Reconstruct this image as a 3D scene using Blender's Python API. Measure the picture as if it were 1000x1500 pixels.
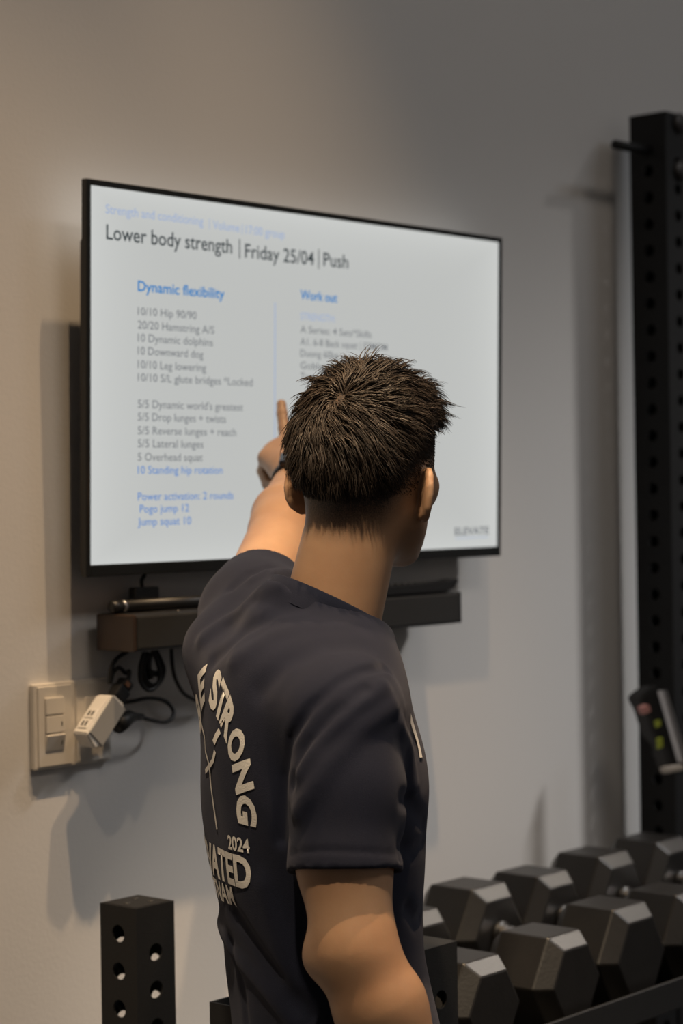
import bpy, bmesh, math, random
import numpy as np
from mathutils import Vector, Matrix
from mathutils.bvhtree import BVHTree

for o in list(bpy.data.objects):
    bpy.data.objects.remove(o)
scene = bpy.context.scene
COL = scene.collection
random.seed(7)
rng = np.random.default_rng(7)

# ------------------------------------------------------------------ camera
FPX = 3000.0
YAW, PITCH, ROLL = math.radians(-48.92), math.radians(-0.313), math.radians(-0.933)
CAM = np.array([-2.39294, -2.19847, 1.55])


def cam_axes():
    cy, sy, cp, sp = math.cos(YAW), math.sin(YAW), math.cos(PITCH), math.sin(PITCH)
    f = np.array([-sy * cp, cy * cp, sp])
    r = np.array([cy, sy, 0.0])
    u = np.cross(r, f)
    c, s = math.cos(ROLL), math.sin(ROLL)
    return c * r + s * u, -s * r + c * u, f


CR, CU, CF = cam_axes()


def ray(x, y):
    return (x - 500) / FPX * CR - (y - 750) / FPX * CU + CF


def atD(x, y, D):
    return CAM + ray(x, y) * D


def atY(x, y, Y):
    d = ray(x, y)
    return CAM + d * (Y - CAM[1]) / d[1]


cd = bpy.data.cameras.new('camera')
cam = bpy.data.objects.new('camera', cd)
COL.objects.link(cam)
m = Matrix.Identity(4)
for i in range(3):
    m[i][0], m[i][1], m[i][2], m[i][3] = CR[i], CU[i], -CF[i], CAM[i]
cam.matrix_world = m
cd.sensor_fit = 'VERTICAL'
cd.sensor_height = 36.0
cd.sensor_width = 24.0
cd.lens = FPX / 1500 * 36
cd.clip_start = 0.05
cd.dof.use_dof = True
cd.dof.focus_distance = 2.36
cd.dof.aperture_fstop = 4.2
scene.camera = cam

# ------------------------------------------------------------------ world and lights
scene.view_settings.view_transform = 'Standard'
scene.view_settings.look = 'None'
scene.view_settings.exposure = 0.16
scene.view_settings.gamma = 1.0
scene.view_settings.use_curve_mapping = False
w = bpy.data.worlds.new('world')
scene.world = w
w.use_nodes = True
w.node_tree.nodes['Background'].inputs[0].default_value = (0.5, 0.55, 0.65, 1)
w.node_tree.nodes['Background'].inputs[1].default_value = 0.02


def spot(name, loc, target, energy, color, size, blend, radius):
    l = bpy.data.lights.new(name, 'SPOT')
    l.energy, l.color, l.spot_size, l.spot_blend, l.shadow_soft_size = energy, color, math.radians(size), blend, radius
    o = bpy.data.objects.new(name, l)
    COL.objects.link(o)
    o.location = loc
    o.rotation_euler = (Vector(target) - Vector(loc)).to_track_quat('-Z', 'Y').to_euler()
    return o


def area(name, loc, target, energy, color, sx, sy):
    l = bpy.data.lights.new(name, 'AREA')
    l.shape = 'RECTANGLE'
    l.energy, l.color, l.size, l.size_y = energy, color, sx, sy
    o = bpy.data.objects.new(name, l)
    COL.objects.link(o)
    o.location = loc
    o.rotation_euler = (Vector(target) - Vector(loc)).to_track_quat('-Z', 'Y').to_euler()
    return o


WARM = (1.0, 0.69, 0.40)
NEUT = (1.0, 0.87, 0.74)
COOL = (0.82, 0.90, 1.0)
SOFT = (1.0, 0.97, 0.94)
WARM2 = (1.0, 0.80, 0.56)
spot('ceiling_spot_light', (-0.15, -0.97, 4.80), (-0.20, -0.40, 0.0), 300, WARM, 36, 1.0, 0.03)
spot('ceiling_spot_light', (-0.88, -0.97, 4.80), (-0.92, -0.36, 0.0), 360, WARM, 36, 1.0, 0.03)
spot('ceiling_spot_light', (2.98, -2.73, 4.80), (0.42, -0.20, 0.35), 520, SOFT, 32, 1.0, 0.25)
spot('ceiling_spot_light', (4.35, -1.00, 4.80), (0.15, -0.60, 0.85), 210, NEUT, 13, 0.6, 0.15)  # narrow spot added to put highlights on the dumbbell chamfers alone
spot('ceiling_spot_light', (-2.40, -1.75, 4.80), (-0.66, -0.66, 1.50), 600, WARM2, 14, 1.0, 0.08)
area('added_fill_light', (-0.8, -3.4, 4.80), (-0.8, -3.4, 0.0), 23, NEUT, 1.4, 0.8)  # unseen fill added behind the camera to lift the wall
area('added_fill_light', (2.2, -3.4, 4.80), (2.2, -3.4, 0.0), 18, COOL, 1.4, 0.8)  # second added fill, cool, for the right side and the shadows


# ------------------------------------------------------------------ materials
def mat(name, color, rough=0.6, metal=0.0, bump=0.0, bump_scale=200.0, var=0.0, var_scale=6.0, spec=None, coat=0.0):
    mt = bpy.data.materials.new(name)
    mt.use_nodes = True
    nt = mt.node_tree
    b = nt.nodes['Principled BSDF']
    b.inputs['Base Color'].default_value = (*color, 1)
    b.inputs['Roughness'].default_value = rough
    b.inputs['Metallic'].default_value = metal
    if spec is not None:
        b.inputs['Specular IOR Level'].default_value = spec
    if coat:
        b.inputs['Coat Weight'].default_value = coat
    tc = nt.nodes.new('ShaderNodeTexCoord')
    if var > 0:
        n = nt.nodes.new('ShaderNodeTexNoise')
        n.inputs['Scale'].default_value = var_scale
        n.inputs['Detail'].default_value = 5
        nt.links.new(tc.outputs['Object'], n.inputs['Vector'])
        mp = nt.nodes.new('ShaderNodeMapRange')
        mp.inputs['To Min'].default_value = 1 - var
        mp.inputs['To Max'].default_value = 1 + var
        nt.links.new(n.outputs['Fac'], mp.inputs['Value'])
        mx = nt.nodes.new('ShaderNodeVectorMath')
        mx.operation = 'SCALE'
        mx.inputs[0].default_value = color
        nt.links.new(mp.outputs[0], mx.inputs['Scale'])
        nt.links.new(mx.outputs[0], b.inputs['Base Color'])
    if bump > 0:
        n = nt.nodes.new('ShaderNodeTexNoise')
        n.inputs['Scale'].default_value = bump_scale
        n.inputs['Detail'].default_value = 3
        nt.links.new(tc.outputs['Object'], n.inputs['Vector'])
        bp = nt.nodes.new('ShaderNodeBump')
        bp.inputs['Strength'].default_value = bump
        bp.inputs['Distance'].default_value = 0.002
        nt.links.new(n.outputs['Fac'], bp.inputs['Height'])
        nt.links.new(bp.outputs[0], b.inputs['Normal'])
    return mt


def emis(name, color, strength=1.0):
    mt = bpy.data.materials.new(name)
    mt.use_nodes = True
    nt = mt.node_tree
    nt.nodes.clear()
    e = nt.nodes.new('ShaderNodeEmission')
    e.inputs[0].default_value = (*color, 1)
    e.inputs[1].default_value = strength
    o = nt.nodes.new('ShaderNodeOutputMaterial')
    nt.links.new(e.outputs[0], o.inputs[0])
    return mt


M = {}
M['wall'] = mat('wall_paint', (0.74, 0.725, 0.71), 0.75, bump=0.15, bump_scale=140, var=0.03, var_scale=2.5)
M['ceiling'] = mat('ceiling_paint', (0.65, 0.64, 0.62), 0.9, var=0.02)
M['floor'] = mat('rubber_floor', (0.035, 0.035, 0.037), 0.85, bump=0.5, bump_scale=300, var=0.4, var_scale=120)
M['bezel'] = mat('tv_bezel_plastic', (0.010, 0.011, 0.011), 0.35, var=0.05)
M['housing'] = mat('tv_housing_plastic', (0.035, 0.030, 0.028), 0.5, bump=0.1, bump_scale=400)
M['black_plastic'] = mat('black_plastic', (0.012, 0.012, 0.013), 0.4, var=0.1, var_scale=30)
M['gloss_warm_lit'] = mat('black_gloss_warm_lit', (0.050, 0.030, 0.020), 0.3, var=0.2, var_scale=20)  # brown is warm reflected light painted into the black end cap
M['grille'] = mat('speaker_fabric', (0.020, 0.021, 0.023), 0.9, bump=0.8, bump_scale=900, var=0.15, var_scale=300)
M['cable'] = mat('cable_rubber', (0.008, 0.008, 0.009), 0.5, var=0.1)
M['plate'] = mat('switch_plastic', (0.70, 0.66, 0.60), 0.35, var=0.02)
M['adapter'] = mat('adapter_plastic', (0.74, 0.72, 0.69), 0.35, var=0.02)
M['adapter_shaded'] = mat('adapter_plastic_shaded', (0.36, 0.355, 0.345), 0.45, var=0.03)  # darker copy of the adapter plastic, shade painted into its colour
M['slot'] = mat('socket_slot_dark', (0.02, 0.02, 0.02), 0.6, var=0.05)
M['plug_glint'] = mat('plug_glint_brown', (0.20, 0.09, 0.045), 0.4, var=0.2, var_scale=60)  # brown highlight colour painted on the black plug
M['post'] = mat('black_powder_coat', (0.0085, 0.0085, 0.009), 0.6, bump=0.35, bump_scale=700, var=0.2, var_scale=40, spec=0.35)
M['rubber'] = mat('hex_rubber', (0.010, 0.0092, 0.0088), 0.38, bump=0.12, bump_scale=220, var=0.35, var_scale=35)
M['chrome'] = mat('chrome_handle', (0.62, 0.60, 0.58), 0.22, 1.0, bump=0.2, bump_scale=900)
M['steel'] = mat('brushed_steel', (0.50, 0.50, 0.52), 0.35, 1.0, var=0.1, var_scale=80)
M['lime'] = mat('lime_sticker', (0.38, 0.46, 0.05), 0.5, var=0.1)
M['pink'] = mat('pink_knob', (0.60, 0.30, 0.28), 0.5, var=0.1)
M['nylon'] = mat('pale_nylon', (0.55, 0.52, 0.48), 0.6, var=0.1)
M['print'] = mat('white_screen_print', (0.80, 0.76, 0.70), 0.7, bump=0.3, bump_scale=500, var=0.08, var_scale=60)
M['white_eye'] = mat('eye_white', (0.75, 0.72, 0.70), 0.2, var=0.02)
M['iris'] = mat('iris_brown', (0.03, 0.015, 0.008), 0.15, var=0.1)
M['trousers'] = mat('black_training_shorts', (0.012, 0.012, 0.014), 0.8, bump=0.3, bump_scale=500, var=0.1)
M['shoe'] = mat('shoe_fabric', (0.05, 0.05, 0.055), 0.7, bump=0.3, bump_scale=400, var=0.1)
M['watch'] = mat('watch_strap_rubber', (0.012, 0.014, 0.018), 0.45, var=0.1)
M['watch_glass'] = mat('watch_glass', (0.01, 0.012, 0.02), 0.08, var=0.05)

# shirt fabric
mt = mat('navy_jersey', (0.0060, 0.0084, 0.0215), 0.85, bump=0.35, bump_scale=1400, var=0.12, var_scale=25)
b = mt.node_tree.nodes['Principled BSDF']
b.inputs['Sheen Weight'].default_value = 0.12
b.inputs['Sheen Roughness'].default_value = 0.5
b.inputs['Sheen Tint'].default_value = (0.5, 0.5, 0.6, 1)
b.inputs['Specular IOR Level'].default_value = 0.25
M['shirt'] = mt

# skin with the colour of cropped hair where the fade is
mt = mat('skin', (0.46, 0.255, 0.155), 0.48, bump=0.06, bump_scale=350)
nt = mt.node_tree
b = nt.nodes['Principled BSDF']
b.inputs['Subsurface Weight'].default_value = 0.15
b.inputs['Subsurface Radius'].default_value = (0.010, 0.004, 0.002)
at = nt.nodes.new('ShaderNodeAttribute')
at.attribute_name = 'stubble'
tc = nt.nodes.new('ShaderNodeTexCoord')
n1 = nt.nodes.new('ShaderNodeTexNoise')
n1.inputs['Scale'].default_value = 600
n1.inputs['Detail'].default_value = 2
nt.links.new(tc.outputs['Object'], n1.inputs['Vector'])
ma = nt.nodes.new('ShaderNodeMath')
ma.operation = 'MULTIPLY_ADD'
ma.inputs[1].default_value = 0.9
ma.inputs[2].default_value = -0.45
nt.links.new(n1.outputs['Fac'], ma.inputs[0])
mm = nt.nodes.new('ShaderNodeMath')
mm.operation = 'MULTIPLY'
nt.links.new(ma.outputs[0], mm.inputs[0])
nt.links.new(at.outputs['Fac'], mm.inputs[1])
md = nt.nodes.new('ShaderNodeMath')
md.operation = 'ADD'
md.use_clamp = True
nt.links.new(mm.outputs[0], md.inputs[0])
nt.links.new(at.outputs['Fac'], md.inputs[1])
n2 = nt.nodes.new('ShaderNodeTexNoise')
n2.inputs['Scale'].default_value = 14
n2.inputs['Detail'].default_value = 4
nt.links.new(tc.outputs['Object'], n2.inputs['Vector'])
cr = nt.nodes.new('ShaderNodeValToRGB')
cr.color_ramp.elements[0].position = 0.3
cr.color_ramp.elements[0].color = (0.38, 0.212, 0.120, 1)
cr.color_ramp.elements[1].position = 0.7
cr.color_ramp.elements[1].color = (0.465, 0.280, 0.165, 1)
nt.links.new(n2.outputs['Fac'], cr.inputs[0])
mx = nt.nodes.new('ShaderNodeMix')
mx.data_type = 'RGBA'
nt.links.new(md.outputs[0], mx.inputs[0])
nt.links.new(cr.outputs[0], mx.inputs[6])
mx.inputs[7].default_value = (0.022, 0.016, 0.013, 1)
nt.links.new(mx.outputs[2], b.inputs['Base Color'])
M['skin'] = mt

mt = mat('dark_brown_hair', (0.038, 0.027, 0.0195), 0.5, var=0.5, var_scale=90)
mt.node_tree.nodes['Principled BSDF'].inputs['Specular IOR Level'].default_value = 0.35
M['hair'] = mt


# ------------------------------------------------------------------ helpers
def tag(o, label=None, cat=None, group=None, kind=None):
    if label:
        o['label'] = label
    if cat:
        o['category'] = cat
    if group:
        o['group'] = group
    if kind:
        o['kind'] = kind
    return o


def empty(name, loc, label=None, cat=None, group=None):
    o = bpy.data.objects.new(name, None)
    o.location = loc
    o.empty_display_size = 0.05
    COL.objects.link(o)
    return tag(o, label, cat, group)


def link(name, me, material, parent=None, smooth=False):
    if material is not None:
        me.materials.clear()
        me.materials.append(material)
    if smooth:
        me.polygons.foreach_set('use_smooth', [True] * len(me.polygons))
    o = bpy.data.objects.new(name, me)
    COL.objects.link(o)
    if parent is not None:
        o.parent = parent
        o.matrix_parent_inverse = Matrix.Translation(-Vector(parent.location))
    return o


def bm_obj(name, bm, material, parent=None, smooth=False):
    me = bpy.data.meshes.new(name)
    bmesh.ops.recalc_face_normals(bm, faces=bm.faces)
    bm.to_mesh(me)
    bm.free()
    return link(name, me, material, parent, smooth)


def add_box(bm, x0, x1, y0, y1, z0, z1, bevel=0.0, segs=2, mtx=None):
    t = bmesh.new()
    bmesh.ops.create_cube(t, size=1.0)
    for v in t.verts:
        v.co = Vector(((x0 + x1) / 2 + v.co.x * (x1 - x0), (y0 + y1) / 2 + v.co.y * (y1 - y0), (z0 + z1) / 2 + v.co.z * (z1 - z0)))
    if bevel > 0:
        bmesh.ops.bevel(t, geom=t.edges[:], offset=bevel, segments=segs, affect='EDGES', profile=0.6)
    if mtx is not None:
        bmesh.ops.transform(t, matrix=mtx, verts=t.verts)
    me = bpy.data.meshes.new('tmp')
    t.to_mesh(me)
    t.free()
    bm.from_mesh(me)
    bpy.data.meshes.remove(me)


def box(name, x0, x1, y0, y1, z0, z1, material, parent=None, bevel=0.0, segs=2, mtx=None):
    bm = bmesh.new()
    add_box(bm, x0, x1, y0, y1, z0, z1, bevel, segs, mtx)
    return bm_obj(name, bm, material, parent, smooth=False)


def frame_of(d):
    d = Vector(d).normalized()
    u = Vector((0, 0, 1)) if abs(d.z) < 0.9 else Vector((1, 0, 0))
    a = d.cross(u).normalized()
    return a, d.cross(a).normalized()


def add_tube(bm, pts, rad, n=10, caps=True):
    pts = [Vector(p) for p in pts]
    rads = rad if isinstance(rad, (list, tuple)) else [rad] * len(pts)
    rings = []
    a = None
    for i, p in enumerate(pts):
        d = (pts[min(i + 1, len(pts) - 1)] - pts[max(i - 1, 0)]).normalized()
        if a is None:
            a, _ = frame_of(d)
        a = (a - d * a.dot(d)).normalized()
        c = d.cross(a)
        rings.append([bm.verts.new(p + (a * math.cos(2 * math.pi * k / n) + c * math.sin(2 * math.pi * k / n)) * rads[i]) for k in range(n)])
    for i in range(len(rings) - 1):
        for k in range(n):
            bm.faces.new((rings[i][k], rings[i][(k + 1) % n], rings[i + 1][(k + 1) % n], rings[i + 1][k]))
    if caps:
        bm.faces.new(rings[0][::-1])
        bm.faces.new(rings[-1])


def spline(pts, per=8):
    P = [Vector(p) for p in pts]
    out = []
    for i in range(len(P) - 1):
        p0, p1, p2, p3 = P[max(i - 1, 0)], P[i], P[i + 1], P[min(i + 2, len(P) - 1)]
        for k in range(per):
            t = k / per
            out.append(0.5 * ((2 * p1) + (p2 - p0) * t + (2 * p0 - 5 * p1 + 4 * p2 - p3) * t * t + (3 * p1 - p0 - 3 * p2 + p3) * t ** 3))
    out.append(P[-1])
    return out


def tube(name, pts, rad, material, parent=None, n=10, smooth=True):
    bm = bmesh.new()
    add_tube(bm, pts, rad, n)
    return bm_obj(name, bm, material, parent, smooth)


def pilot_post(bm, x0, x1, y0, y1, z0, z1, pitch, dia, offx, offy, n=14, t=0.003, top=True, zmin_holes=None):
    """square tube with real round holes through its four walls.
    offx: depth of the first hole below the top on the two walls facing along X, offy: the same for Y walls"""
    def wall(origin, ua, ulen, nrm, off):
        O, U, N = Vector(origin), Vector(ua), Vector(nrm)
        Z = Vector((0, 0, 1))

        def V(u, z, d=0.0):
            return bm.verts.new(O + U * u + Z * (z - O.z) - N * d)
        cents = []
        z = z1 - off
        while z - pitch / 2 > (zmin_holes if zmin_holes else z0 + 0.02):
            cents.append(z)
            z -= pitch
        lo = cents[-1] - pitch / 2
        hi = cents[0] + pitch / 2
        if hi > z1 - 1e-4:
            hi = z1
        if hi < z1 - 1e-4:
            bm.faces.new((V(0, hi), V(ulen, hi), V(ulen, z1), V(0, z1)))
        bm.faces.new((V(0, z0), V(ulen, z0), V(ulen, lo), V(0, lo)))
        for i, c in enumerate(cents):
            top_ = hi if i == 0 else c + pitch / 2
            bot = c - pitch / 2
            outer, ring, inner, outer_in = [], [], [], []
            for k in range(n):
                a = 2 * math.pi * k / n
                ca, sa = math.cos(a), math.sin(a)
                sc = 1e9
                if abs(ca) > 1e-6:
                    sc = min(sc, (ulen / 2) / abs(ca))
                if sa > 1e-6:
                    sc = min(sc, (top_ - c) / sa)
                if sa < -1e-6:
                    sc = min(sc, (c - bot) / -sa)
                ou, oz = ulen / 2 + ca * sc, c + sa * sc
                outer.append(V(ou, oz))
                ring.append(V(ulen / 2 + ca * dia / 2, c + sa * dia / 2))
                inner.append(V(ulen / 2 + ca * dia / 2, c + sa * dia / 2, t))
            # corners
            cor = [V(ulen, top_), V(0, top_), V(0, bot), V(ulen, bot)]
            for k in range(n):
                j = (k + 1) % n
                bm.faces.new((outer[k], outer[j], ring[j], ring[k]))
                bm.faces.new((ring[k], ring[j], inner[j], inner[k]))
                p, q = outer[k].co, outer[j].co
                up = (p - O).dot(U), p.z
                uq = (q - O).dot(U), q.z
                if abs(up[0] - uq[0]) > 1e-6 and abs(up[1] - uq[1]) > 1e-6:
                    best = min(cor, key=lambda v: (v.co - p).length + (v.co - q).length)
                    bm.faces.new((outer[j], outer[k], best))
    wall((x0, y0, 0), (1, 0, 0), x1 - x0, (0, -1, 0), offy)
    wall((x0, y1, 0), (1, 0, 0), x1 - x0, (0, 1, 0), offy)
    wall((x0, y0, 0), (0, 1, 0), y1 - y0, (-1, 0, 0), offx)
    wall((x1, y0, 0), (0, 1, 0), y1 - y0, (1, 0, 0), offx)
    if top:
        bm.faces.new([bm.verts.new(p) for p in ((x0, y0, z1), (x1, y0, z1), (x1, y1, z1), (x0, y1, z1))])
    bmesh.ops.remove_doubles(bm, verts=bm.verts, dist=1e-5)


def text_mesh(s, bold=0.0):
    cu = bpy.data.curves.new('txt', 'FONT')
    cu.body = s
    cu.size = 1.0
    cu.offset = bold
    cu.resolution_u = 3
    o = bpy.data.objects.new('txt', cu)
    COL.objects.link(o)
    dg = bpy.context.evaluated_depsgraph_get()
    me = bpy.data.meshes.new_from_object(o.evaluated_get(dg))
    bpy.data.objects.remove(o)
    bpy.data.curves.remove(cu)
    return me


_h = text_mesh('H')
CAP = max(v.co.y for v in _h.vertices)
bpy.data.meshes.remove(_h)


# ------------------------------------------------------------------ room
def struct(name, *a, **k):
    return tag(box(name, *a, **k), kind='structure')


RX0, RX1, RY0, RZ1 = -4.4, 5.4, -5.4, 4.9
o = struct('floor', RX0, RX1, RY0, 0.1, -0.1, 0.0, M['floor'])
o['label'] = 'dark speckled rubber gym floor'
o = struct('ceiling', RX0, RX1, RY0, 0.1, RZ1, RZ1 + 0.1, M['ceiling'])
o['label'] = 'pale painted ceiling'
o = struct('wall_back', RX0, RX1, 0.0, 0.1, 0.0, RZ1, M['wall'])
o['label'] = 'light grey painted wall behind the television'
o = struct('wall_left', RX0 - 0.1, RX0, RY0, 0.1, 0.0, RZ1, M['wall'])
o['label'] = 'light grey painted side wall'
o = struct('wall_right', RX1, RX1 + 0.1, RY0, 0.1, 0.0, RZ1, M['wall'])
o['label'] = 'light grey painted side wall beyond the squat rack'
o = struct('wall_front', RX0, RX1, RY0 - 0.1, RY0, 0.0, RZ1, M['wall'])
o['label'] = 'light grey painted wall facing the television'

# ------------------------------------------------------------------ television
TVW, TVH, TILT = 0.962, 0.553, math.radians(1.5)
TVZ, TVY = 1.4496, -0.060
UP = np.array([0, -math.sin(TILT), math.cos(TILT)])
NRM = np.array([0, -math.cos(TILT), -math.sin(TILT)])   # out of the screen
TV0 = np.array([0, TVY, TVZ])
tvm = Matrix.Translation(TV0) @ Matrix.Rotation(TILT, 4, 'X')


def tv_uv(px, py):
    """where a pixel's ray meets the plane of the screen, as (x, height above the lower edge)"""
    d = ray(px, py)
    t = (TV0 - CAM) @ NRM / (d @ NRM)
    p = CAM + d * t - TV0
    return p[0], p @ UP


tv = empty('television', (0, 0, TVZ), 'thin black wall-mounted television showing a white training plan', 'television')
bz = 0.0085
bzb = 0.0165
bm = bmesh.new()
hw = TVW / 2
add_box(bm, -hw, -hw + bz, 0, 0.012, 0, TVH, 0.001, 1, tvm)
add_box(bm, hw - bz, hw, 0, 0.012, 0, TVH, 0.001, 1, tvm)
add_box(bm, -hw + bz, hw - bz, 0, 0.012, TVH - bz, TVH, 0.001, 1, tvm)
add_box(bm, -hw + bz, hw - bz, 0, 0.012, 0, bzb, 0.001, 1, tvm)
bm_obj('bezel', bm, M['bezel'], tv)
sm_ = emis('lit_screen', (0.462, 0.472, 0.460), 1.0)
nt = sm_.node_tree
tc = nt.nodes.new('ShaderNodeTexCoord')
sx_ = nt.nodes.new('ShaderNodeSeparateXYZ')
nt.links.new(tc.outputs['Generated'], sx_.inputs[0])


def mnode(op, a, b=None):
    n_ = nt.nodes.new('ShaderNodeMath')
    n_.operation = op
    for k, v_ in enumerate((a, b)):
        if v_ is None:
            continue
        if isinstance(v_, (int, float)):
            n_.inputs[k].default_value = v_
        else:
            nt.links.new(v_, n_.inputs[k])
    return n_.outputs[0]


ex = mnode('MULTIPLY', mnode('ABSOLUTE', mnode('SUBTRACT', sx_.outputs['X'], 0.5)), 2.0)
ez = mnode('MULTIPLY', mnode('ABSOLUTE', mnode('SUBTRACT', sx_.outputs['Z'], 0.5)), 2.0)
ee = mnode('MULTIPLY', mnode('POWER', mnode('MAXIMUM', ex, ez), 7.0), 0.16)
nt.links.new(mnode('ADD', ee, 0.98), [n_ for n_ in nt.nodes if n_.type == 'EMISSION'][0].inputs[1])
scr = box('screen', -hw + bz, hw - bz, 0.0025, 0.010, bzb, TVH - bz, sm_, tv, mtx=tvm)
box('back_housing', -hw + 0.012, hw - 0.012, 0.012, 0.030, 0.003, TVH - 0.08, M['housing'], tv, 0.006, 2, tvm)
box('back_housing', -0.30, 0.30, 0.030, 0.042, 0.10, 0.40, M['housing'], tv, 0.004, 2, tvm)
box('wall_bracket', -0.12, 0.12, -0.031, -0.0005, 1.62, 1.82, M['post'], tv, 0.002, 1)

INK = {
    'black': emis('screen_ink_black', (0.035, 0.045, 0.05)),
    'grey': emis('screen_ink_grey', (0.16, 0.17, 0.18)),
    'pale': emis('screen_ink_pale_blue', (0.30, 0.38, 0.56)),
    'blue': emis('screen_ink_blue', (0.07, 0.20, 0.50)),
    'sky': emis('screen_ink_sky_blue', (0.015, 0.18, 0.46)),
}


def screen_text(s, x0, y0, x1, y1, cap, ink, bold=0.0):
    """a line of text from pixel (x0,y0) (baseline start) to pixel column x1"""
    me = text_mesh(s, bold)
    u0, v0 = tv_uv(x0, y0)
    u1, v1 = tv_uv(x1, y1)
    xs = [v.co.x for v in me.vertices]
    sx = (u1 - u0) / (max(xs) - min(xs))
    sy = cap / CAP
    xm = min(xs)
    for v in me.vertices:
        p = TV0 + np.array([u0 + (v.co.x - xm) * sx, 0, 0]) + UP * (v0 + v.co.y * sy) + NRM * (-0.0018)
        v.co = p
    o = link('screen_text', me, INK[ink], scr)
    o['label'] = 'line of lettering on the lit screen'
    o.matrix_parent_inverse = Matrix.Identity(4)
    o.matrix_world = Matrix.Identity(4)
    return o


screen_text('Strength and conditioning', 156, 312, 299, 331, 0.0125, 'pale', 0.006)
screen_text('Volume', 313, 335, 352, 340, 0.0125, 'pale', 0.006)
screen_text('17:00 group', 361, 342, 418, 349, 0.0125, 'pale', 0.006)
screen_text('Lower body strength', 157, 350, 341, 372, 0.0205, 'black', 0.008)
screen_text('Friday 25/04', 360, 377, 461, 388, 0.0205, 'black', 0.008)
screen_text('Push', 475, 389, 511, 393, 0.0205, 'black', 0.008)
screen_text('Dynamic flexibility', 203, 426, 330, 438, 0.0145, 'sky', 0.016)
rows = [('10/10 Hip 90/90', 461, 289), ('20/20 Hamstring A/S', 481, 315), ('10 Dynamic dolphins', 500, 313),
        ('10 Downward dog', 519, 299), ('10/10 Leg lowering', 539, 303), ('10/10 S/L glute bridges *Locked', 558, 371),
        ("5/5 Dynamic world's greatest", 597, 357), ('5/5 Drop lunges + twists', 616, 332), ('5/5 Reverse lunges + reach', 636, 347),
        ('5/5 Lateral lunges', 655, 299), ('5 Overhead squat', 675, 298)]
for s, y, x1 in rows:
    screen_text(s, 203, y, x1, y, 0.0112, 'grey', 0.004)
for s, y, x1, x0 in [('10 Standing hip rotation', 694, 327, 203), ('Power activation: 2 rounds', 733, 343, 203), ('Pogo jump 12', 751, 278, 206), ('Jump squat 10', 770, 281, 203)]:
    screen_text(s, x0, y, x1, y, 0.0112, 'blue', 0.004)
screen_text('Work out', 441, 438, 495, 442, 0.0140, 'sky', 0.018)
screen_text('STRENGTH:', 441, 468, 492, 470, 0.0108, 'pale', 0.004)
for s, y, x1 in [('A Series: 4 Sets*Skills', 487, 545), ('A1. 6-8 Back squat | E2MOM', 505, 568), ('Duong 60kg', 522, 496), ('Goblet squat', 540, 510), ('Tempo 3-1-1', 556, 500)]:
    screen_text(s, 441, y, x1, y + 2, 0.0108, 'grey', 0.003)
screen_text('ELEVATE', 667, 784, 717, 782, 0.0125, 'grey', 0.02)
for (a, b2, wd, ink) in [((404, 443), (403, 700), 0.0022, 'pale'), ((668, 788), (716, 785.5), 0.0012, 'pale'),
                           ((352, 350), (352, 379), 0.0022, 'black'), ((468, 365), (468, 394), 0.0022, 'black'), ((308, 320), (308, 336), 0.0014, 'pale'), ((356, 328), (356, 343), 0.0014, 'pale')]:
    ua, va = tv_uv(*a)
    ub, vb = tv_uv(*b2)
    if abs(va - vb) > 0.012:
        q = [(ua - wd / 2, vb), (ua + wd / 2, vb), (ua + wd / 2, va), (ua - wd / 2, va)]
    else:
        q = [(ua, va - wd), (ub, va - wd), (ub, va), (ua, va)]
    me = bpy.data.meshes.new('rule')
    me.from_pydata([tuple(TV0 + np.array([u, 0, 0]) + UP * v + NRM * (-0.0018)) for u, v in q], [], [(0, 1, 2, 3)])
    o = link('screen_rule', me, INK[ink], scr)
    o['label'] = 'thin rule on the lit screen'
    o.matrix_parent_inverse = Matrix.Identity(4)

# ------------------------------------------------------------------ soundbar and what lies on it
SB0, SB1, SBF, SBB, SBZ0, SBZ1 = -0.430, 0.315, -0.100, -0.020, 1.342, 1.396
sb = empty('soundbar', (-0.06, -0.06, SBZ0), 'long black soundbar with warm light painted on one end cap on the wall under the television', 'soundbar')
box('body', SB0 + 0.004, SB1, SBF + 0.006, SBB, SBZ0, SBZ1, M['black_plastic'], sb, 0.006, 3)
box('grille', SB0 + 0.006, SB1 - 0.004, SBF, SBF + 0.007, SBZ0 + 0.003, SBZ1 - 0.003, M['grille'], sb, 0.003, 2)
box('end_cap', SB0, SB0 + 0.006, SBF + 0.001, SBB - 0.001, SBZ0 + 0.001, SBZ1 - 0.001, M['gloss_warm_lit'], sb, 0.0025, 2)  # left end, carries the painted warm reflection
box('end_cap', SB1 - 0.003, SB1 + 0.002, SBF + 0.001, SBB - 0.001, SBZ0 + 0.001, SBZ1 - 0.001, M['black_plastic'], sb, 0.002, 2)
for x in (-0.25, 0.15):
    box('wall_bracket', x - 0.02, x + 0.02, SBB - 0.002, -0.0005, SBZ0 + 0.008, SBZ1 - 0.008, M['post'], sb)
tube('status_light', [(-0.338, -0.094, SBZ1 - 0.0005), (-0.338, -0.094, SBZ1 + 0.0008)], 0.0015, M['nylon'], sb)

rod = empty('handheld_microphone', (-0.34, -0.055, SBZ1), 'slim black tube lying on the soundbar beside a dark dongle', 'microphone')
zz = SBZ1 + 0.0095
bm = bmesh.new()
add_tube(bm, [(-0.432, -0.055, zz), (-0.430, -0.055, zz), (-0.412, -0.055, zz)], [0.006, 0.0088, 0.0088], 16)
bm_obj('end_knob', bm, M['black_plastic'], rod, True)
tube('collar', [(-0.4122, -0.055, zz), (-0.406, -0.055, zz)], 0.0092, M['steel'], rod, 16)
tube('tube', [(-0.406, -0.055, zz), (-0.10, -0.055, zz)], 0.0085, M['black_plastic'], rod, 16)

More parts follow.
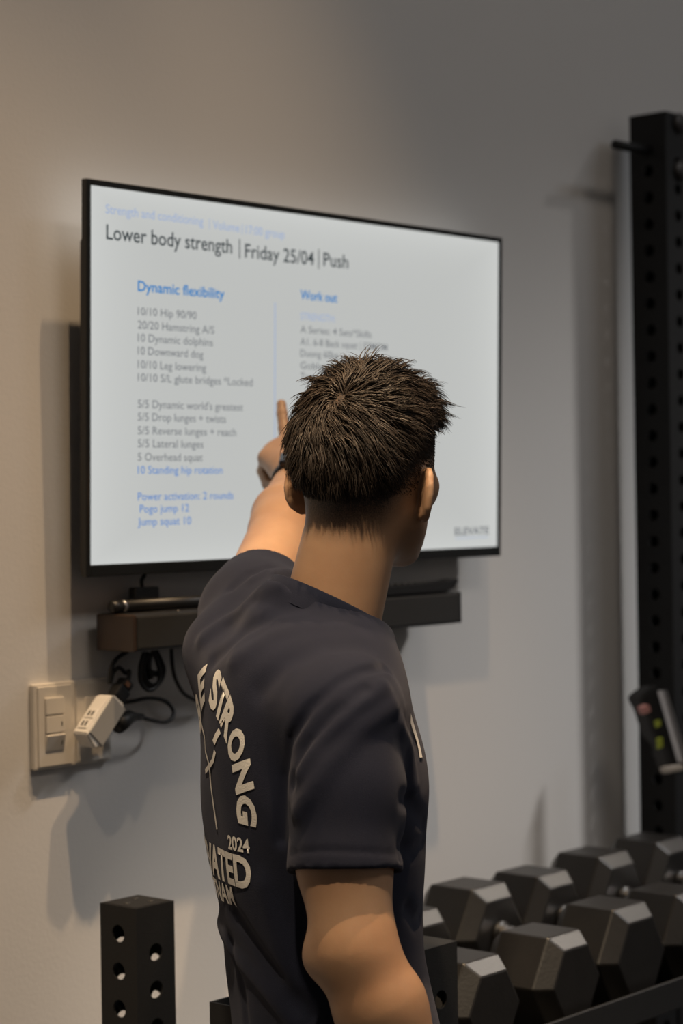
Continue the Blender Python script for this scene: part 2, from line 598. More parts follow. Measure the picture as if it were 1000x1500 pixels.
dg_ = empty('media_dongle', (-0.345, -0.035, SBZ1), 'small black dongle with cable standing behind the black tube', 'dongle')
bm = bmesh.new()
add_box(bm, -0.372, -0.325, -0.043, -0.027, SBZ1 + 0.0005, SBZ1 + 0.034, 0.003, 2)
bm_obj('casing', bm, M['black_plastic'], dg_)
box('label_strip', -0.362, -0.340, -0.0434, -0.0426, SBZ1 + 0.004, SBZ1 + 0.008, M['steel'], dg_)
tube('cable', spline([(-0.352, -0.035, SBZ1 + 0.033), (-0.352, -0.034, SBZ1 + 0.043), (-0.343, -0.031, SBZ1 + 0.052), (-0.340, -0.030, SBZ1 + 0.066)]), 0.003, M['cable'], dg_)
tube('cable', spline([(-0.370, -0.036, SBZ1 + 0.018), (-0.390, -0.036, SBZ1 + 0.012), (-0.404, -0.035, SBZ1 + 0.005)]), 0.003, M['cable'], dg_)

# remote: slim wedge with raised end
rem = empty('remote_control', (0.22, -0.082, SBZ1), 'flat black remote control with a curved end lying on the soundbar', 'remote control')
prof = [(0.10, 0.0), (0.28, 0.0), (0.300, 0.004), (0.312, 0.014), (0.314, 0.020), (0.309, 0.0205), (0.288, 0.016), (0.255, 0.0175), (0.22, 0.016), (0.10, 0.014)]
bm = bmesh.new()
lo_ = [bm.verts.new((x, -0.097, SBZ1 + 0.0008 + z)) for x, z in prof]
hi_ = [bm.verts.new((x, -0.067, SBZ1 + 0.0008 + z)) for x, z in prof]
bm.faces.new(lo_)
bm.faces.new(hi_[::-1])
for i in range(len(prof)):
    j = (i + 1) % len(prof)
    bm.faces.new((lo_[i], hi_[i], hi_[j], lo_[j]))
bmesh.ops.bevel(bm, geom=bm.edges[:], offset=0.0015, segments=2, affect='EDGES')
bm_obj('casing', bm, M['black_plastic'], rem)
for k in range(6):
    tube('button', [(0.13 + k * 0.017, -0.083, SBZ1 + 0.0145 + 0.0001 * k), (0.13 + k * 0.017, -0.083, SBZ1 + 0.0185)], 0.004, M['grille'], rem, 10)

# ------------------------------------------------------------------ switch plate, adapter, plugs, cables
PX0, PX1, PZ0, PZ1 = -0.538, -0.394, 1.182, 1.302
pl = empty('switch_plate', (-0.466, 0, PZ0), 'cream double wall plate with rocker switches and socket', 'light switch')
box('cover_plate', PX0, PX1, -0.010, -0.0003, PZ0, PZ1, M['plate'], pl, 0.003, 3)
box('inner_frame', PX0 + 0.006, -0.470, -0.0125, -0.0095, PZ0 + 0.004, PZ1 - 0.004, M['plate'], pl, 0.001, 1)
box('inner_frame', -0.462, PX1 - 0.004, -0.0125, -0.0095, PZ0 + 0.004, PZ1 - 0.004, M['plate'], pl, 0.001, 1)
for k, tiltz in enumerate((0.0, 0.0, 0.22)):
    zc = 1.270 - k * 0.0255
    mm_ = Matrix.Translation((-0.5035, -0.0125, zc)) @ Matrix.Rotation(tiltz, 4, 'X')
    rk = box('rocker_switch', -0.0165, 0.0165, -0.0035, 0.002, -0.0118, 0.0118, M['plate'], pl, 0.001, 2, mm_)
    if k:
        d_ = box('indicator_mark', 0.0105, 0.0118, -0.0041, -0.0033, -0.003, 0.003, M['slot'], rk, mtx=mm_)
        d_.matrix_parent_inverse = Matrix.Identity(4)
sk = box('socket_insert', -0.446, -0.412, -0.0135, -0.0115, 1.207, 1.277, M['plate'], pl, 0.001, 2)
for zc in (1.262, 1.222):
    for dx in (-0.006, 0.006):
        d_ = box('socket_slot', -0.429 + dx - 0.0015, -0.429 + dx + 0.0015, -0.0139, -0.0134, zc - 0.005, zc + 0.005, M['slot'], sk)
        d_.matrix_parent_inverse = Matrix.Identity(4)

# white multi-plug adapter, tilted, plugged into the socket
ad = empty('plug_adapter', (-0.452, -0.05, 1.215), 'white multi-outlet plug adapter hanging tilted from the wall plate', 'plug adapter')
a_top, a_bot = Vector(atY(166, 1026, -0.055)), Vector(atY(128, 1086, -0.055))
dv = (a_top - a_bot)
L_ = dv.length
ang = math.atan2(dv.x, dv.z)
am = Matrix.Translation(a_bot) @ Matrix.Rotation(ang, 4, 'Y')
prof = [(-0.016, 0.002), (0.010, -0.004), (0.020, 0.012), (0.020, L_ - 0.004), (0.012, L_ + 0.004), (-0.010, L_ + 0.002), (-0.016, L_ - 0.006)]
bm = bmesh.new()
A_ = [bm.verts.new(am @ Vector((x, -0.010, z))) for x, z in prof]
B_ = [bm.verts.new(am @ Vector((x, 0.020, z))) for x, z in prof]
bm.faces.new(A_)
bm.faces.new(B_[::-1])
for i in range(len(prof)):
    j = (i + 1) % len(prof)
    bm.faces.new((A_[i], B_[i], B_[j], A_[j]))
bmesh.ops.bevel(bm, geom=bm.edges[:], offset=0.002, segments=2, affect='EDGES')
cs = bm_obj('casing', bm, M['adapter'], ad)
box('plug_base', 0.000, 0.016, 0.018, 0.0412, 0.026, 0.044, M['adapter'], ad, 0.002, 2, am)
box('front_panel', -0.0145, 0.0185, -0.0118, -0.0095, 0.006, L_ - 0.001, M['adapter_shaded'], ad, 0.001, 1, am)  # front face of the white adapter with its shade painted in
for zc in (0.018, 0.036):
    ot = box('outlet', -0.0175, -0.0155, -0.004, 0.014, zc - 0.008, zc + 0.008, M['adapter'], ad, 0.0006, 1, am)
    for dy in (0.0015, 0.0085):
        d_ = box('outlet_slot', -0.0181, -0.0173, dy - 0.0015, dy + 0.0015, zc - 0.004, zc + 0.004, M['slot'], ot, mtx=am)
        d_.matrix_parent_inverse = Matrix.Identity(4)

# black plug pushed into the adapter's top, with its cable up to the soundbar
pg = empty('black_plug', tuple(a_top), 'black power plug in the top of the white adapter', 'plug')
bm = bmesh.new()
add_box(bm, -0.010, 0.014, -0.009, 0.010, L_ + 0.0035, L_ + 0.024, 0.003, 2, am)
add_box(bm, -0.006, 0.012, -0.008, 0.012, L_ + 0.024, L_ + 0.038, 0.004, 2, am)
bm_obj('plug_body', bm, M['cable'], pg)
e1 = am @ Vector((0.002, 0.0, L_ + 0.038))
box('painted_glint', -0.004, 0.004, -0.0092, -0.0078, L_ + 0.026, L_ + 0.033, M['plug_glint'], pg, mtx=am)  # highlight on the plug, put in as a small brown box
tube('cable', spline([tuple(e1 + Vector((0, 0, -0.004))), tuple(e1 + Vector((0.004, 0, 0.012))), tuple(atY(184, 986, -0.05)), tuple(atY(174, 978, -0.05)), tuple(atY(166, 985, -0.045)), tuple(atY(161, 1000, -0.045)),
                       tuple(atY(163, 978, -0.045)), tuple(atY(172, 964, -0.045)), tuple(atY(186, 955, -0.045))]), 0.0032, M['cable'], pg)

pg2 = empty('looped_plug', tuple(atY(196, 1050, -0.05)), 'black power plug beside the adapter with a looping cable', 'plug')
pA, pB, pC = Vector(atY(172, 1062, -0.058)), Vector(atY(190, 1050, -0.05)), Vector(atY(208, 1050, -0.045))
tube('plug_body', [pA, pA.lerp(pB, 0.5), pB, pB.lerp(pC, 0.5), pC], [0.013, 0.0125, 0.010, 0.006, 0.005], M['cable'], pg2, 12)
tube('cable', spline([tuple(pC - Vector((0.004, 0, 0)))] + [tuple(atY(x, y, Y)) for x, y, Y in ((222, 1055, -.042), (240, 1058, -.038), (251, 1053, -.034), (254, 1042, -.03), (246, 1030, -.026), (232, 1024, -.022), (214, 1023, -.02), (196, 1027, -.018), (178, 1030, -.016))]), 0.0030, M['cable'], pg2)

cb = empty('coiled_cable', tuple(atY(222, 985, -0.04)), 'bundled loop of black cable dangling under the soundbar', 'cable')
for j, (dx, dy_) in enumerate(((0, 0), (3, -4), (-3, 3))):
    pts = [(214 + dx, 956), (208 + dx, 975 + dy_), (209 + dx, 996 + dy_), (220 + dx, 1008 + dy_), (232 + dx, 1002 + dy_), (237 + dx, 985 + dy_), (232 + dx, 966), (226 + dx, 954)]
    tube('cable_loop', spline([tuple(atY(x, y, -0.045 - 0.006 * j)) for x, y in pts]), 0.0032, M['cable'], cb)
tube('cable_tie', [tuple(atY(216, 985, -.053)), tuple(atY(230, 987, -.053))], 0.0045, M['cable'], cb)
tube('cable_end', spline([tuple(atY(x, y, -.05)) for x, y in ((219, 957), (217, 975), (220, 994))]), 0.005, M['cable'], cb)

c3 = tube('hanging_cable', spline([tuple(atY(x, y, Y)) for x, y, Y in ((251, 950, -.045), (252, 970, -.045), (256, 992, -.04), (266, 1012, -.035), (280, 1023, -.03), (300, 1028, -.025), (318, 1015, -.03), (326, 985, -.04), (328, 950, -.045))]), 0.003, M['cable'])
tag(c3, 'single black cable drooping from the soundbar behind the shirt', 'cable')

# ------------------------------------------------------------------ storage rack post, and stub beside it
PI = math.pi
S7 = 0.07
rk = empty('storage_frame', (-0.509, -0.26, 0), 'black perforated square post standing in front of the wall', 'rack post')
bm = bmesh.new()
pilot_post(bm, -0.544, -0.474, -0.216, -0.146, 0.06, 1.0165, 0.05, 0.024, 0.037, 0.063)
bm_obj('perforated_post', bm, M['post'], rk)
box('top_plug', -0.541, -0.477, -0.213, -0.149, 1.0165, 1.0172, M['post'], rk)
for (dx, dy_) in ((-0.018, 0.0), (0.012, -0.014), (0.012, 0.016)):
    tube('cap_recess', [(-0.509 + dx, -0.181 + dy_, 1.0171), (-0.509 + dx, -0.181 + dy_, 1.0177)], 0.005, M['slot'], rk, 12)
box('foot_beam', -0.544, -0.474, -0.425, -0.03, 0.0, 0.06, M['post'], rk, 0.003, 1)
# open-topped stub
bm = bmesh.new()
x0, x1, y0, y1, z1 = -0.544, -0.474, -0.420, -0.350, 0.914
for (a0, a1, b0, b1) in ((x0, x1, y0, y0 + 0.003), (x0, x1, y1 - 0.003, y1), (x0, x0 + 0.003, y0 + 0.003, y1 - 0.003), (x1 - 0.003, x1, y0 + 0.003, y1 - 0.003)):
    add_box(bm, a0, a1, b0, b1, 0.06, z1)
bm_obj('open_post', bm, M['post'], rk)

# ------------------------------------------------------------------ dumbbell rack
dr = empty('dumbbell_rack', (0.23, -0.33, 0), 'black steel rack with tray rails carrying hex dumbbells', 'dumbbell rack')
bm = bmesh.new()
pilot_post(bm, -0.382, -0.312, -0.570, -0.500, 0.05, 0.980, 0.05, 0.024, 0.037, 0.069)
bm_obj('perforated_post', bm, M['post'], dr)
bm = bmesh.new()
pilot_post(bm, -0.382, -0.312, -0.150, -0.080, 0.05, 0.76, 0.05, 0.024, 0.037, 0.069)
bm_obj('perforated_post', bm, M['post'], dr)
for yy in (-0.570, -0.150):
    bm = bmesh.new()
    pilot_post(bm, 0.815, 0.885, yy, yy + 0.07, 0.05, 0.785, 0.05, 0.024, 0.037, 0.069)
    bm_obj('perforated_post', bm, M['post'], dr)
for x in (-0.382, 0.815):
    box('foot', x, x + 0.07, -0.575, -0.03, 0, 0.05, M['post'], dr, 0.003, 1)
    box('cross_beam', x + 0.01, x + 0.06, -0.50, -0.15, 0.70, 0.75, M['post'], dr, 0.002, 1)
for zt in (0.79, 0.34):
    box('tray_rail', -0.312, 0.815, -0.545, -0.395, zt - 0.005, zt, M['post'], dr)
    box('tray_lip', -0.312, 0.815, -0.550, -0.545, zt - 0.012, zt + 0.033, M['post'], dr, 0.001, 1)
    box('tray_rail', -0.312, 0.815, -0.275, -0.125, zt - 0.005, zt, M['post'], dr)
    box('tray_lip', -0.312, 0.815, -0.125, -0.120, zt - 0.012, zt + 0.010, M['post'], dr, 0.001, 1)


def hex_head(bm, cx, cz, y0, y1, R):
    ch = 0.022
    sc = 0.74
    rings = []
    for (y, r) in ((y0, R * sc), (y0 + ch, R), (y1 - ch, R), (y1, R * sc)):
        rings.append([bm.verts.new((cx + r * math.cos(k * PI / 3), y, cz + r * math.sin(k * PI / 3))) for k in range(6)])
    for i in range(3):
        for k in range(6):
            bm.faces.new((rings[i][k], rings[i][(k + 1) % 6], rings[i + 1][(k + 1) % 6], rings[i + 1][k]))
    bm.faces.new(rings[0][::-1])
    bm.faces.new(rings[3])
    bmesh.ops.recalc_face_normals(bm, faces=bm.faces)
    bmesh.ops.bevel(bm, geom=bm.edges[:], offset=0.0016, segments=1, affect='EDGES')


ZT = 0.7905
dbs = [(-0.175, .0770, 'black hex dumbbell behind the perforated post at the end of the rack'),
       (0.020, .0775, 'second black hex dumbbell from the end post, with scuffed edges'),
       (0.190, .0850, 'third black hex dumbbell from the end post, with scuffed edges'),
       (0.362, .0820, 'fourth black hex dumbbell from the end post'),
       (0.542, .0860, 'fifth black hex dumbbell from the end post'),
       (0.722, .0860, 'last black hex dumbbell next to the tall squat rack upright')]
for cx, R, lab in dbs:
    cz = ZT + R * math.cos(PI / 6)
    e = empty('hex_dumbbell', (cx, -0.332, ZT), lab, 'dumbbell', 'hex dumbbells on the rack')
    for (ya, yb) in ((-0.526, -0.400), (-0.264, -0.138)):
        bm = bmesh.new()
        hex_head(bm, cx, cz, ya, yb, R)
        bm_obj('head', bm, M['rubber'], e)
    ys = np.linspace(-0.402, -0.262, 9)
    rr = [0.0175, 0.0160, 0.0150, 0.0165, 0.0172, 0.0165, 0.0150, 0.0160, 0.0175]
    tube('handle', [(cx, y, cz) for y in ys], rr, M['chrome'], e, 20)
    for y in (-0.3995, -0.2665):
        tube('collar', [(cx, y - 0.004, cz), (cx, y + 0.006, cz)], 0.021, M['rubber'], e, 20)

# ------------------------------------------------------------------ tall squat rack upright with J-hook
up = empty('squat_rack_upright', (0.96, -0.095, 0), 'tall black perforated squat rack upright close to the wall', 'squat rack')
UX0, UX1, UY0, UY1, UZ = 0.915, 0.995, -0.137, -0.057, 2.272
bm = bmesh.new()
pilot_post(bm, UX0, UX1, UY0, UY1, 0.01, UZ, 0.05, 0.022, 0.1085, 0.093, zmin_holes=0.1)
bm_obj('perforated_post', bm, M['post'], up)
box('base_plate', UX0 - 0.012, UX1 + 0.03, -0.165, -0.006, 0, 0.01, M['post'], up)
tube('safety_pin', [(UX0 - 0.112, -0.097, float(atY(907, 213, -0.097)[2])), (UX0 + 0.002, -0.097, float(atY(954, 222, -0.097)[2]))], 0.0085, M['post'], up, 14)
for z in (2.255, 2.165):
    tube('hole_disc', [(UX0 + 0.045, UY0 - 0.006, z), (UX0 + 0.045, UY0 + 0.001, z)], 0.018, M['housing'], up, 18)  # raised grey disc standing in for a large hole in the upright

jh = empty('barbell_hook', (0.885, -0.14, 1.17), 'black barbell hook with metal strip and lime marks clamped to the upright', 'barbell hook')
Dj = 3.74


def jp(x, y, D=Dj):
    return Vector(atD(x, y, D))


def slab(name, pix, D, thick, material, parent, bev=0.002):
    """a plate with the given outline, standing across the view of the hook, real thickness"""
    bm = bmesh.new()
    f = [bm.verts.new(jp(x, y, D)) for x, y in pix]
    nrm_ = Vector((0, 1, 0)) * thick
    g = [bm.verts.new(v.co + nrm_) for v in f]
    bm.faces.new(f)
    bm.faces.new(g[::-1])
    for i in range(len(f)):
        j = (i + 1) % len(f)
        bm.faces.new((f[i], g[i], g[j], f[j]))
    bmesh.ops.recalc_face_normals(bm, faces=bm.faces)
    if bev:
        bmesh.ops.bevel(bm, geom=bm.edges[:], offset=bev, segments=2, affect='EDGES')
    return bm_obj(name, bm, material, parent)


slab('hook_body', [(948, 1012), (960, 1004), (976, 1010), (1003, 1104), (1004, 1132), (982, 1128), (972, 1092), (958, 1078), (946, 1040), (938, 1028), (938, 1020)], 3.74, 0.030, M['black_plastic'], jh, 0.003)
slab('metal_strip', [(970, 1012), (977, 1011), (1008, 1112), (1000, 1118)], 3.725, 0.012, M['steel'], jh, 0.001)
slab('knob', [(940, 1036), (951, 1032), (954, 1042), (944, 1047)], 3.73, 0.012, M['pink'], jh, 0.001)
slab('lime_mark', [(960, 1057), (967, 1055), (968, 1063), (962, 1066)], 3.735, 0.004, M['lime'], jh, 0.0)
slab('lime_mark', [(963, 1082), (970, 1080), (971, 1094), (964, 1097)], 3.735, 0.004, M['lime'], jh, 0.0)
slab('roller', [(974, 1124), (1002, 1120), (1004, 1128), (976, 1134)], 3.72, 0.014, M['nylon'], jh, 0.002)


# ------------------------------------------------------------------ signed-distance modelling for the person
def smin(a, b, k):
    h = np.clip(0.5 + 0.5 * (b - a) / k, 0, 1)
    return b + (a - b) * h - k * h * (1 - h)


def smax(a, b, k):
    return -smin(-a, -b, k)


def cone(p, a, b, ra, rb):
    a, b = np.asarray(a), np.asarray(b)
    ba = b - a
    t = np.clip(((p - a) @ ba) / (ba @ ba), 0, 1)
    return np.linalg.norm(p - a - t[:, None] * ba, axis=1) - (ra + (rb - ra) * t)


def ell(p, c, ax, r):
    q = (p - np.asarray(c)) @ np.asarray(ax).T
    r = np.asarray(r)
    k0 = np.linalg.norm(q / r, axis=1)
    k1 = np.linalg.norm(q / (r * r), axis=1)
    return k0 * (k0 - 1) / np.maximum(k1, 1e-9)


def surface(fn, lo, hi, h, newton=2):
    lo = np.asarray(lo, float)
    B = 8
    nb = np.ceil((np.asarray(hi) - lo) / (h * B)).astype(int)
    n = nb * B
    bi = np.stack(np.meshgrid(*[np.arange(k) for k in nb], indexing='ij'), -1).reshape(-1, 3)
    d = fn(lo + (bi * B + (B - 1) / 2) * h)
    v = np.where(d.reshape(nb) < 0, -1.0, 1.0).astype(np.float32)
    v = v.repeat(B, 0).repeat(B, 1).repeat(B, 2)
    keep = bi[np.abs(d) < B * h * 1.25 + 0.008]
    off = np.stack(np.meshgrid(*[np.arange(B)] * 3, indexing='ij'), -1).reshape(-1, 3)
    for s in range(0, len(keep), 600):
        g = (keep[s:s + 600, None, :] * B + off[None]).reshape(-1, 3)
        v[g[:, 0], g[:, 1], g[:, 2]] = fn(lo + g * h)
    s = v < 0
    c = np.zeros((n[0] - 1, n[1] - 1, n[2] - 1), np.int8)
    for i in (0, 1):
        for j in (0, 1):
            for k in (0, 1):
                c += s[i:n[0] - 1 + i, j:n[1] - 1 + j, k:n[2] - 1 + k]
    act = np.argwhere((c > 0) & (c < 8))
    idx = np.full(c.shape, -1, np.int32)
    idx[act[:, 0], act[:, 1], act[:, 2]] = np.arange(len(act))
    acc = np.zeros((len(act), 3))
    cnt = np.zeros(len(act))
    cs_ = [(i, j, k) for i in (0, 1) for j in (0, 1) for k in (0, 1)]
    for a in cs_:
        for ax in range(3):
            if a[ax]:
                continue
            b_ = list(a)
            b_[ax] = 1
            va = v[act[:, 0] + a[0], act[:, 1] + a[1], act[:, 2] + a[2]]
            vb = v[act[:, 0] + b_[0], act[:, 1] + b_[1], act[:, 2] + b_[2]]
            mk = (va < 0) != (vb < 0)
            t = np.where(mk, va / np.where(mk, va - vb, 1), 0)
            q = np.array(a, float)[None].repeat(len(act), 0)
            q[:, ax] += t
            acc += q * mk[:, None]
            cnt += mk
    verts = lo + (act + acc / cnt[:, None]) * h
    quads = []
    for ax in range(3):
        o1, o2 = (ax + 1) % 3, (ax + 2) % 3
        sl0 = [slice(None)] * 3
        sl1 = [slice(None)] * 3
        sl0[ax] = slice(0, n[ax] - 1)
        sl1[ax] = slice(1, n[ax])
        A, Bv = s[tuple(sl0)], s[tuple(sl1)]
        e = np.argwhere(A != Bv)
        e = e[(e[:, o1] > 0) & (e[:, o2] > 0) & (e[:, o1] < n[o1] - 1) & (e[:, o2] < n[o2] - 1)]
        inside = A[e[:, 0], e[:, 1], e[:, 2]]
        qs = []
        for (da, db) in ((-1, -1), (0, -1), (0, 0), (-1, 0)):
            g = e.copy()
            g[:, o1] += da
            g[:, o2] += db
            qs.append(idx[g[:, 0], g[:, 1], g[:, 2]])
        q = np.stack(qs, 1)
        q[~inside] = q[~inside][:, ::-1]
        quads.append(q)
    quads = np.concatenate(quads)
    for _ in range(newton):
        d0 = fn(verts)
        eps = h * 0.5
        g = np.stack([(fn(verts + np.eye(3)[i] * eps) - d0) / eps for i in range(3)], 1)
        g2 = np.maximum((g * g).sum(1), 0.05)
        st = -(d0 / g2)[:, None] * g
        ln = np.linalg.norm(st, axis=1)
        st *= np.minimum(1, h * 0.7 / np.maximum(ln, 1e-9))[:, None]
        verts = verts + st
    return verts, quads


def np_mesh(name, verts, faces):
    me = bpy.data.meshes.new(name)
    k = faces.shape[1]
    me.vertices.add(len(verts))
    me.vertices.foreach_set('co', verts.astype(np.float32).ravel())
    me.loops.add(len(faces) * k)
    me.loops.foreach_set('vertex_index', faces.astype(np.int32).ravel())
    me.polygons.add(len(faces))
    me.polygons.foreach_set('loop_start', np.arange(0, len(faces) * k, k, dtype=np.int32))
    me.update(calc_edges=True)
    me.validate()
    me.polygons.foreach_set('use_smooth', np.ones(len(me.polygons), bool))
    return me


def W(x, y, D):
    return atD(x, y, D)


D0 = 2.42
HB = math.radians(-34)
FB = np.array([math.cos(HB), math.sin(HB), 0])      # the way the chest faces
LB = np.array([-math.sin(HB), math.cos(HB), 0])     # the figure's left
ZB = np.array([0, 0, 1.0])

# torso: silhouette (left, right) of the shirt by picture row, half breadth b
tor = [  # y, xl, xr, b
    (880, 425, 520, .045), (898, 385, 545, .085), (920, 335, 556, .120), (950, 302, 572, .145), (1000, 290, 592, .168), (1050, 291, 604, .178), (1100, 294, 616, .182),
    (1150, 296, 621, .182), (1200, 298, 619, .178), (1260, 304, 618, .173), (1320, 317, 612, .168), (1380, 329, 614, .165), (1440, 335, 627, .165),
    (1500, 340, 640, .168), (1600, 342, 642, .172), (1700, 345, 640, .170)]
fi = abs(FB @ CR)
li = abs(LB @ CR)
rowsT = []
for y, xl, xr, b_ in tor:
    cx = (xl + xr) / 2
    c = W(cx, y, D0)
    half = (xr - xl) / 2 / FPX * D0
    a_ = math.sqrt(max(half ** 2 - (b_ * li) ** 2, (0.25 * half) ** 2)) / fi
    rowsT.append((c[2], c[0], c[1], a_, b_))
rowsT = np.array(sorted(rowsT))
zd = np.linspace(rowsT[0, 0], rowsT[-1, 0], 240)
tabs = []
for k in range(1, 5):
    t = np.interp(zd, rowsT[:, 0], rowsT[:, k])
    ker = np.hanning(25)
    ker /= ker.sum()
    tp = np.concatenate([2 * t[0] - t[12:0:-1], t, 2 * t[-1] - t[-2:-14:-1]])
    tabs.append(np.convolve(tp, ker, 'valid'))
ZTOP, ZBOT = zd[-1], zd[0]


def torso(p, shrink=0.0, zmin=None):
    z = p[:, 2]
    cx, cy, a, b_ = [np.interp(z, zd, t) for t in tabs]
    a = np.maximum(a - shrink, 0.02)
    b_ = np.maximum(b_ - shrink, 0.02)
    dx, dy = p[:, 0] - cx, p[:, 1] - cy
    f = dx * FB[0] + dy * FB[1]
    l = dx * LB[0] + dy * LB[1]
    pw = 2.25
    k = (np.abs(f / a) ** pw + np.abs(l / b_) ** pw) ** (1 / pw)
    r = np.sqrt(f * f + l * l)
    d = np.where(k > 1e-6, r * (1 - 1 / np.maximum(k, 1e-6)), -a)
    d = np.maximum(d, -np.minimum(a, b_))
    d *= 0.9
    top = ZTOP - shrink
    d = smax(d, z - top, 0.03)
    bot = ZBOT if zmin is None else zmin
    return smax(d, bot - z, 0.006)


# joints
SR, ER, WR = W(508, 1045, 2.25), W(519, 1393, 2.185), W(655, 1690, 2.17)
SL, EL, WL = W(372, 892, 2.58), W(414, 778, 2.80), W(430, 702, 2.985)
MR = W(504, 1262, 2.21)
HEMR = W(506, 1277, 2.207)
HEML = EL + (SL - EL) * 0.77

NB = W(476, 905, 2.425)
HB_head = math.radians(15)
hp, hr = math.radians(2), math.radians(4)
fh = np.array([math.cos(HB_head) * math.cos(hp), math.sin(HB_head) * math.cos(hp), math.sin(hp)])
lh0 = np.array([-math.sin(HB_head), math.cos(HB_head), 0])
uh0 = np.cross(fh, lh0)
lh = math.cos(hr) * lh0 + math.sin(hr) * uh0      # left side up, right side down
uh = -math.sin(hr) * lh0 + math.cos(hr) * uh0
HC = W(537, 668, 2.43)
HAX = np.stack([fh, lh, uh])


def hl(f, l, u):
    return HC + f * fh + l * lh + u * uh


SK = np.array([.096, .077, .100])


def head(p):
    q = (p - HC) @ HAX.T
    I = np.eye(3)
    d = ell(q, (0, 0, 0), I, SK)
    d = smin(d, ell(q, (.030, 0, -.055), I, (.060, .064, .072)), .02)
    for s in (-1, 1):
        d = smin(d, cone(q, (.006, s * .057, -.072), (.074, s * .020, -.116), .016, .017), .022)
    d = smin(d, ell(q, (.080, 0, -.116), I, (.018, .024, .016)), .02)
    d = smin(d, ell(q, (.060, 0, -.095), I, (.034, .040, .03)), .02)
    # brow, nose, lips
    for s in (-1, 1):
        d = smin(d, cone(q, (.094, s * .012, -.008), (.080, s * .045, -.006), .008, .006), .012)
        d = smax(d, -ell(q, (.098, s * .032, -.026), I, (.014, .016, .011)), .012)
        d = smin(d, cone(q, (.072, s * .045, -.045), (.045, s * .062, -.035), .014, .010), .02)
        d = smin(d, ell(q, (.099, s * .012, -.062), I, (.010, .008, .007)), .006)
    d = smin(d, cone(q, (.094, 0, -.015), (.112, 0, -.056), .007, .010), .010)
    d = smin(d, ell(q, (.094, 0, -.083), I, (.010, .022, .005)), .006)
    d = smin(d, ell(q, (.092, 0, -.092), I, (.010, .019, .006)), .006)
    # ears
    for s in (-1, 1):
        e3 = np.array([0.10, 0, 1.0])
        e3 /= np.linalg.norm(e3)
        e1 = np.array([-.80, s * .60, 0.08])
        e1 -= e3 * (e1 @ e3)
        e1 /= np.linalg.norm(e1)
        e2 = np.cross(e3, e1)
        ax = np.stack([e1, e2, e3])
        c = np.array([-.006, s * .080, -.040])
        ec = ell(q, c + e1 * .006, ax, (.0165, .006, .0275))
        rim = None
        pts = []
        for t in np.linspace(-2.2, 1.9, 9):
            pts.append(c + e1 * (.006 + .0155 * math.cos(t)) + e3 * (.0265 * math.sin(t)))
        for a_, b_ in zip(pts[:-1], pts[1:]):
            dd = cone(q, a_, b_, .0036, .0036)
            rim = dd if rim is None else np.minimum(rim, dd)
        front = c + e1 * .006 + np.array([.010, s * .012, .004])
        ec = smax(ec, -ell(q, front, np.eye(3), (.007, .006, .015)), .004)
        ec = smin(ec, rim, .006)
        ec = smin(ec, ell(q, c + e3 * -.024 + e1 * -.001, ax, (.009, .006, .010)), .006)
        d = smin(d, ec, .007)
    return d


# left hand, pointing
KN = [W(419, 652, 3.052), W(408, 654, 3.056), W(397, 661, 3.048), W(389, 671, 3.036)]
FING = [
    [KN[0], W(416, 628, 3.070), W(413, 606, 3.084), W(412, 592, 3.093)],
    [KN[1], W(397, 679, 3.075), W(405, 699, 3.058), W(413, 700, 3.040)],
    [KN[2], W(388, 684, 3.068), W(397, 706, 3.050), W(406, 705, 3.032)],
    [KN[3], W(384, 690, 3.052), W(391, 710, 3.034), W(401, 712, 3.018)]]
FR = [(.0095, .0088, .0082, .0074), (.0098, .0092, .0084, .0078), (.0094, .0088, .0082, .0075), (.0086, .0080, .0074, .0066)]
THUMB = [W(438, 694, 3.0), W(446, 678, 3.025), W(440, 664, 3.047), W(430, 660, 3.060)]


def left_hand(p):
    d = cone(p, WL, WL + (KN[1] - WL) * .35, .026, .026)
    for k in range(4):
        d = smin(d, cone(p, WL + (KN[k] - WL) * .25, KN[k], .018, .0125), .012)
    fd = None
    for ch, rr in zip(FING, FR):
        dd = None
        for i in range(3):
            c_ = cone(p, ch[i], ch[i + 1], rr[i], rr[i + 1])
            dd = c_ if dd is None else smin(dd, c_, .003)
        fd = dd if fd is None else np.minimum(fd, dd)
    d = smin(d, fd, .005)
    th = None
    for i, (r0, r1) in enumerate(((.017, .0125), (.0125, .0105), (.0105, .0085))):
        c_ = cone(p, THUMB[i], THUMB[i + 1], r0, r1)
        th = c_ if th is None else smin(th, c_, .004)
    return smin(d, th, .006)


# right hand, hanging below the frame
rd = (WR - ER) / np.linalg.norm(WR - ER)
rd2 = rd * .6 + np.array([0, 0, -.8])
rd2 /= np.linalg.norm(rd2)
rac = np.cross(rd2, LB)
rac /= np.linalg.norm(rac)
RK = [WR + rd2 * .085 + rac * t for t in (.028, .010, -.009, -.026)]
RFING = []
for k, ln in enumerate((.030, .033, .031, .025)):
    d1 = rd2 * .95 + LB * .30
    d2 = rd2 * .6 + LB * .8
    d3 = rd2 * .1 + LB * 1.0
    pts = [RK[k]]
    for dd, sc in ((d1, 1.35), (d2, .85), (d3, .7)):
        pts.append(pts[-1] + dd / np.linalg.norm(dd) * ln * sc)
    RFING.append(pts)
RTH = [WR + rd2 * .02 + rac * .024, WR + rd2 * .055 + rac * .046 + LB * .012, WR + rd2 * .085 + rac * .050 + LB * .026, WR + rd2 * .105 + rac * .044 + LB * .036]


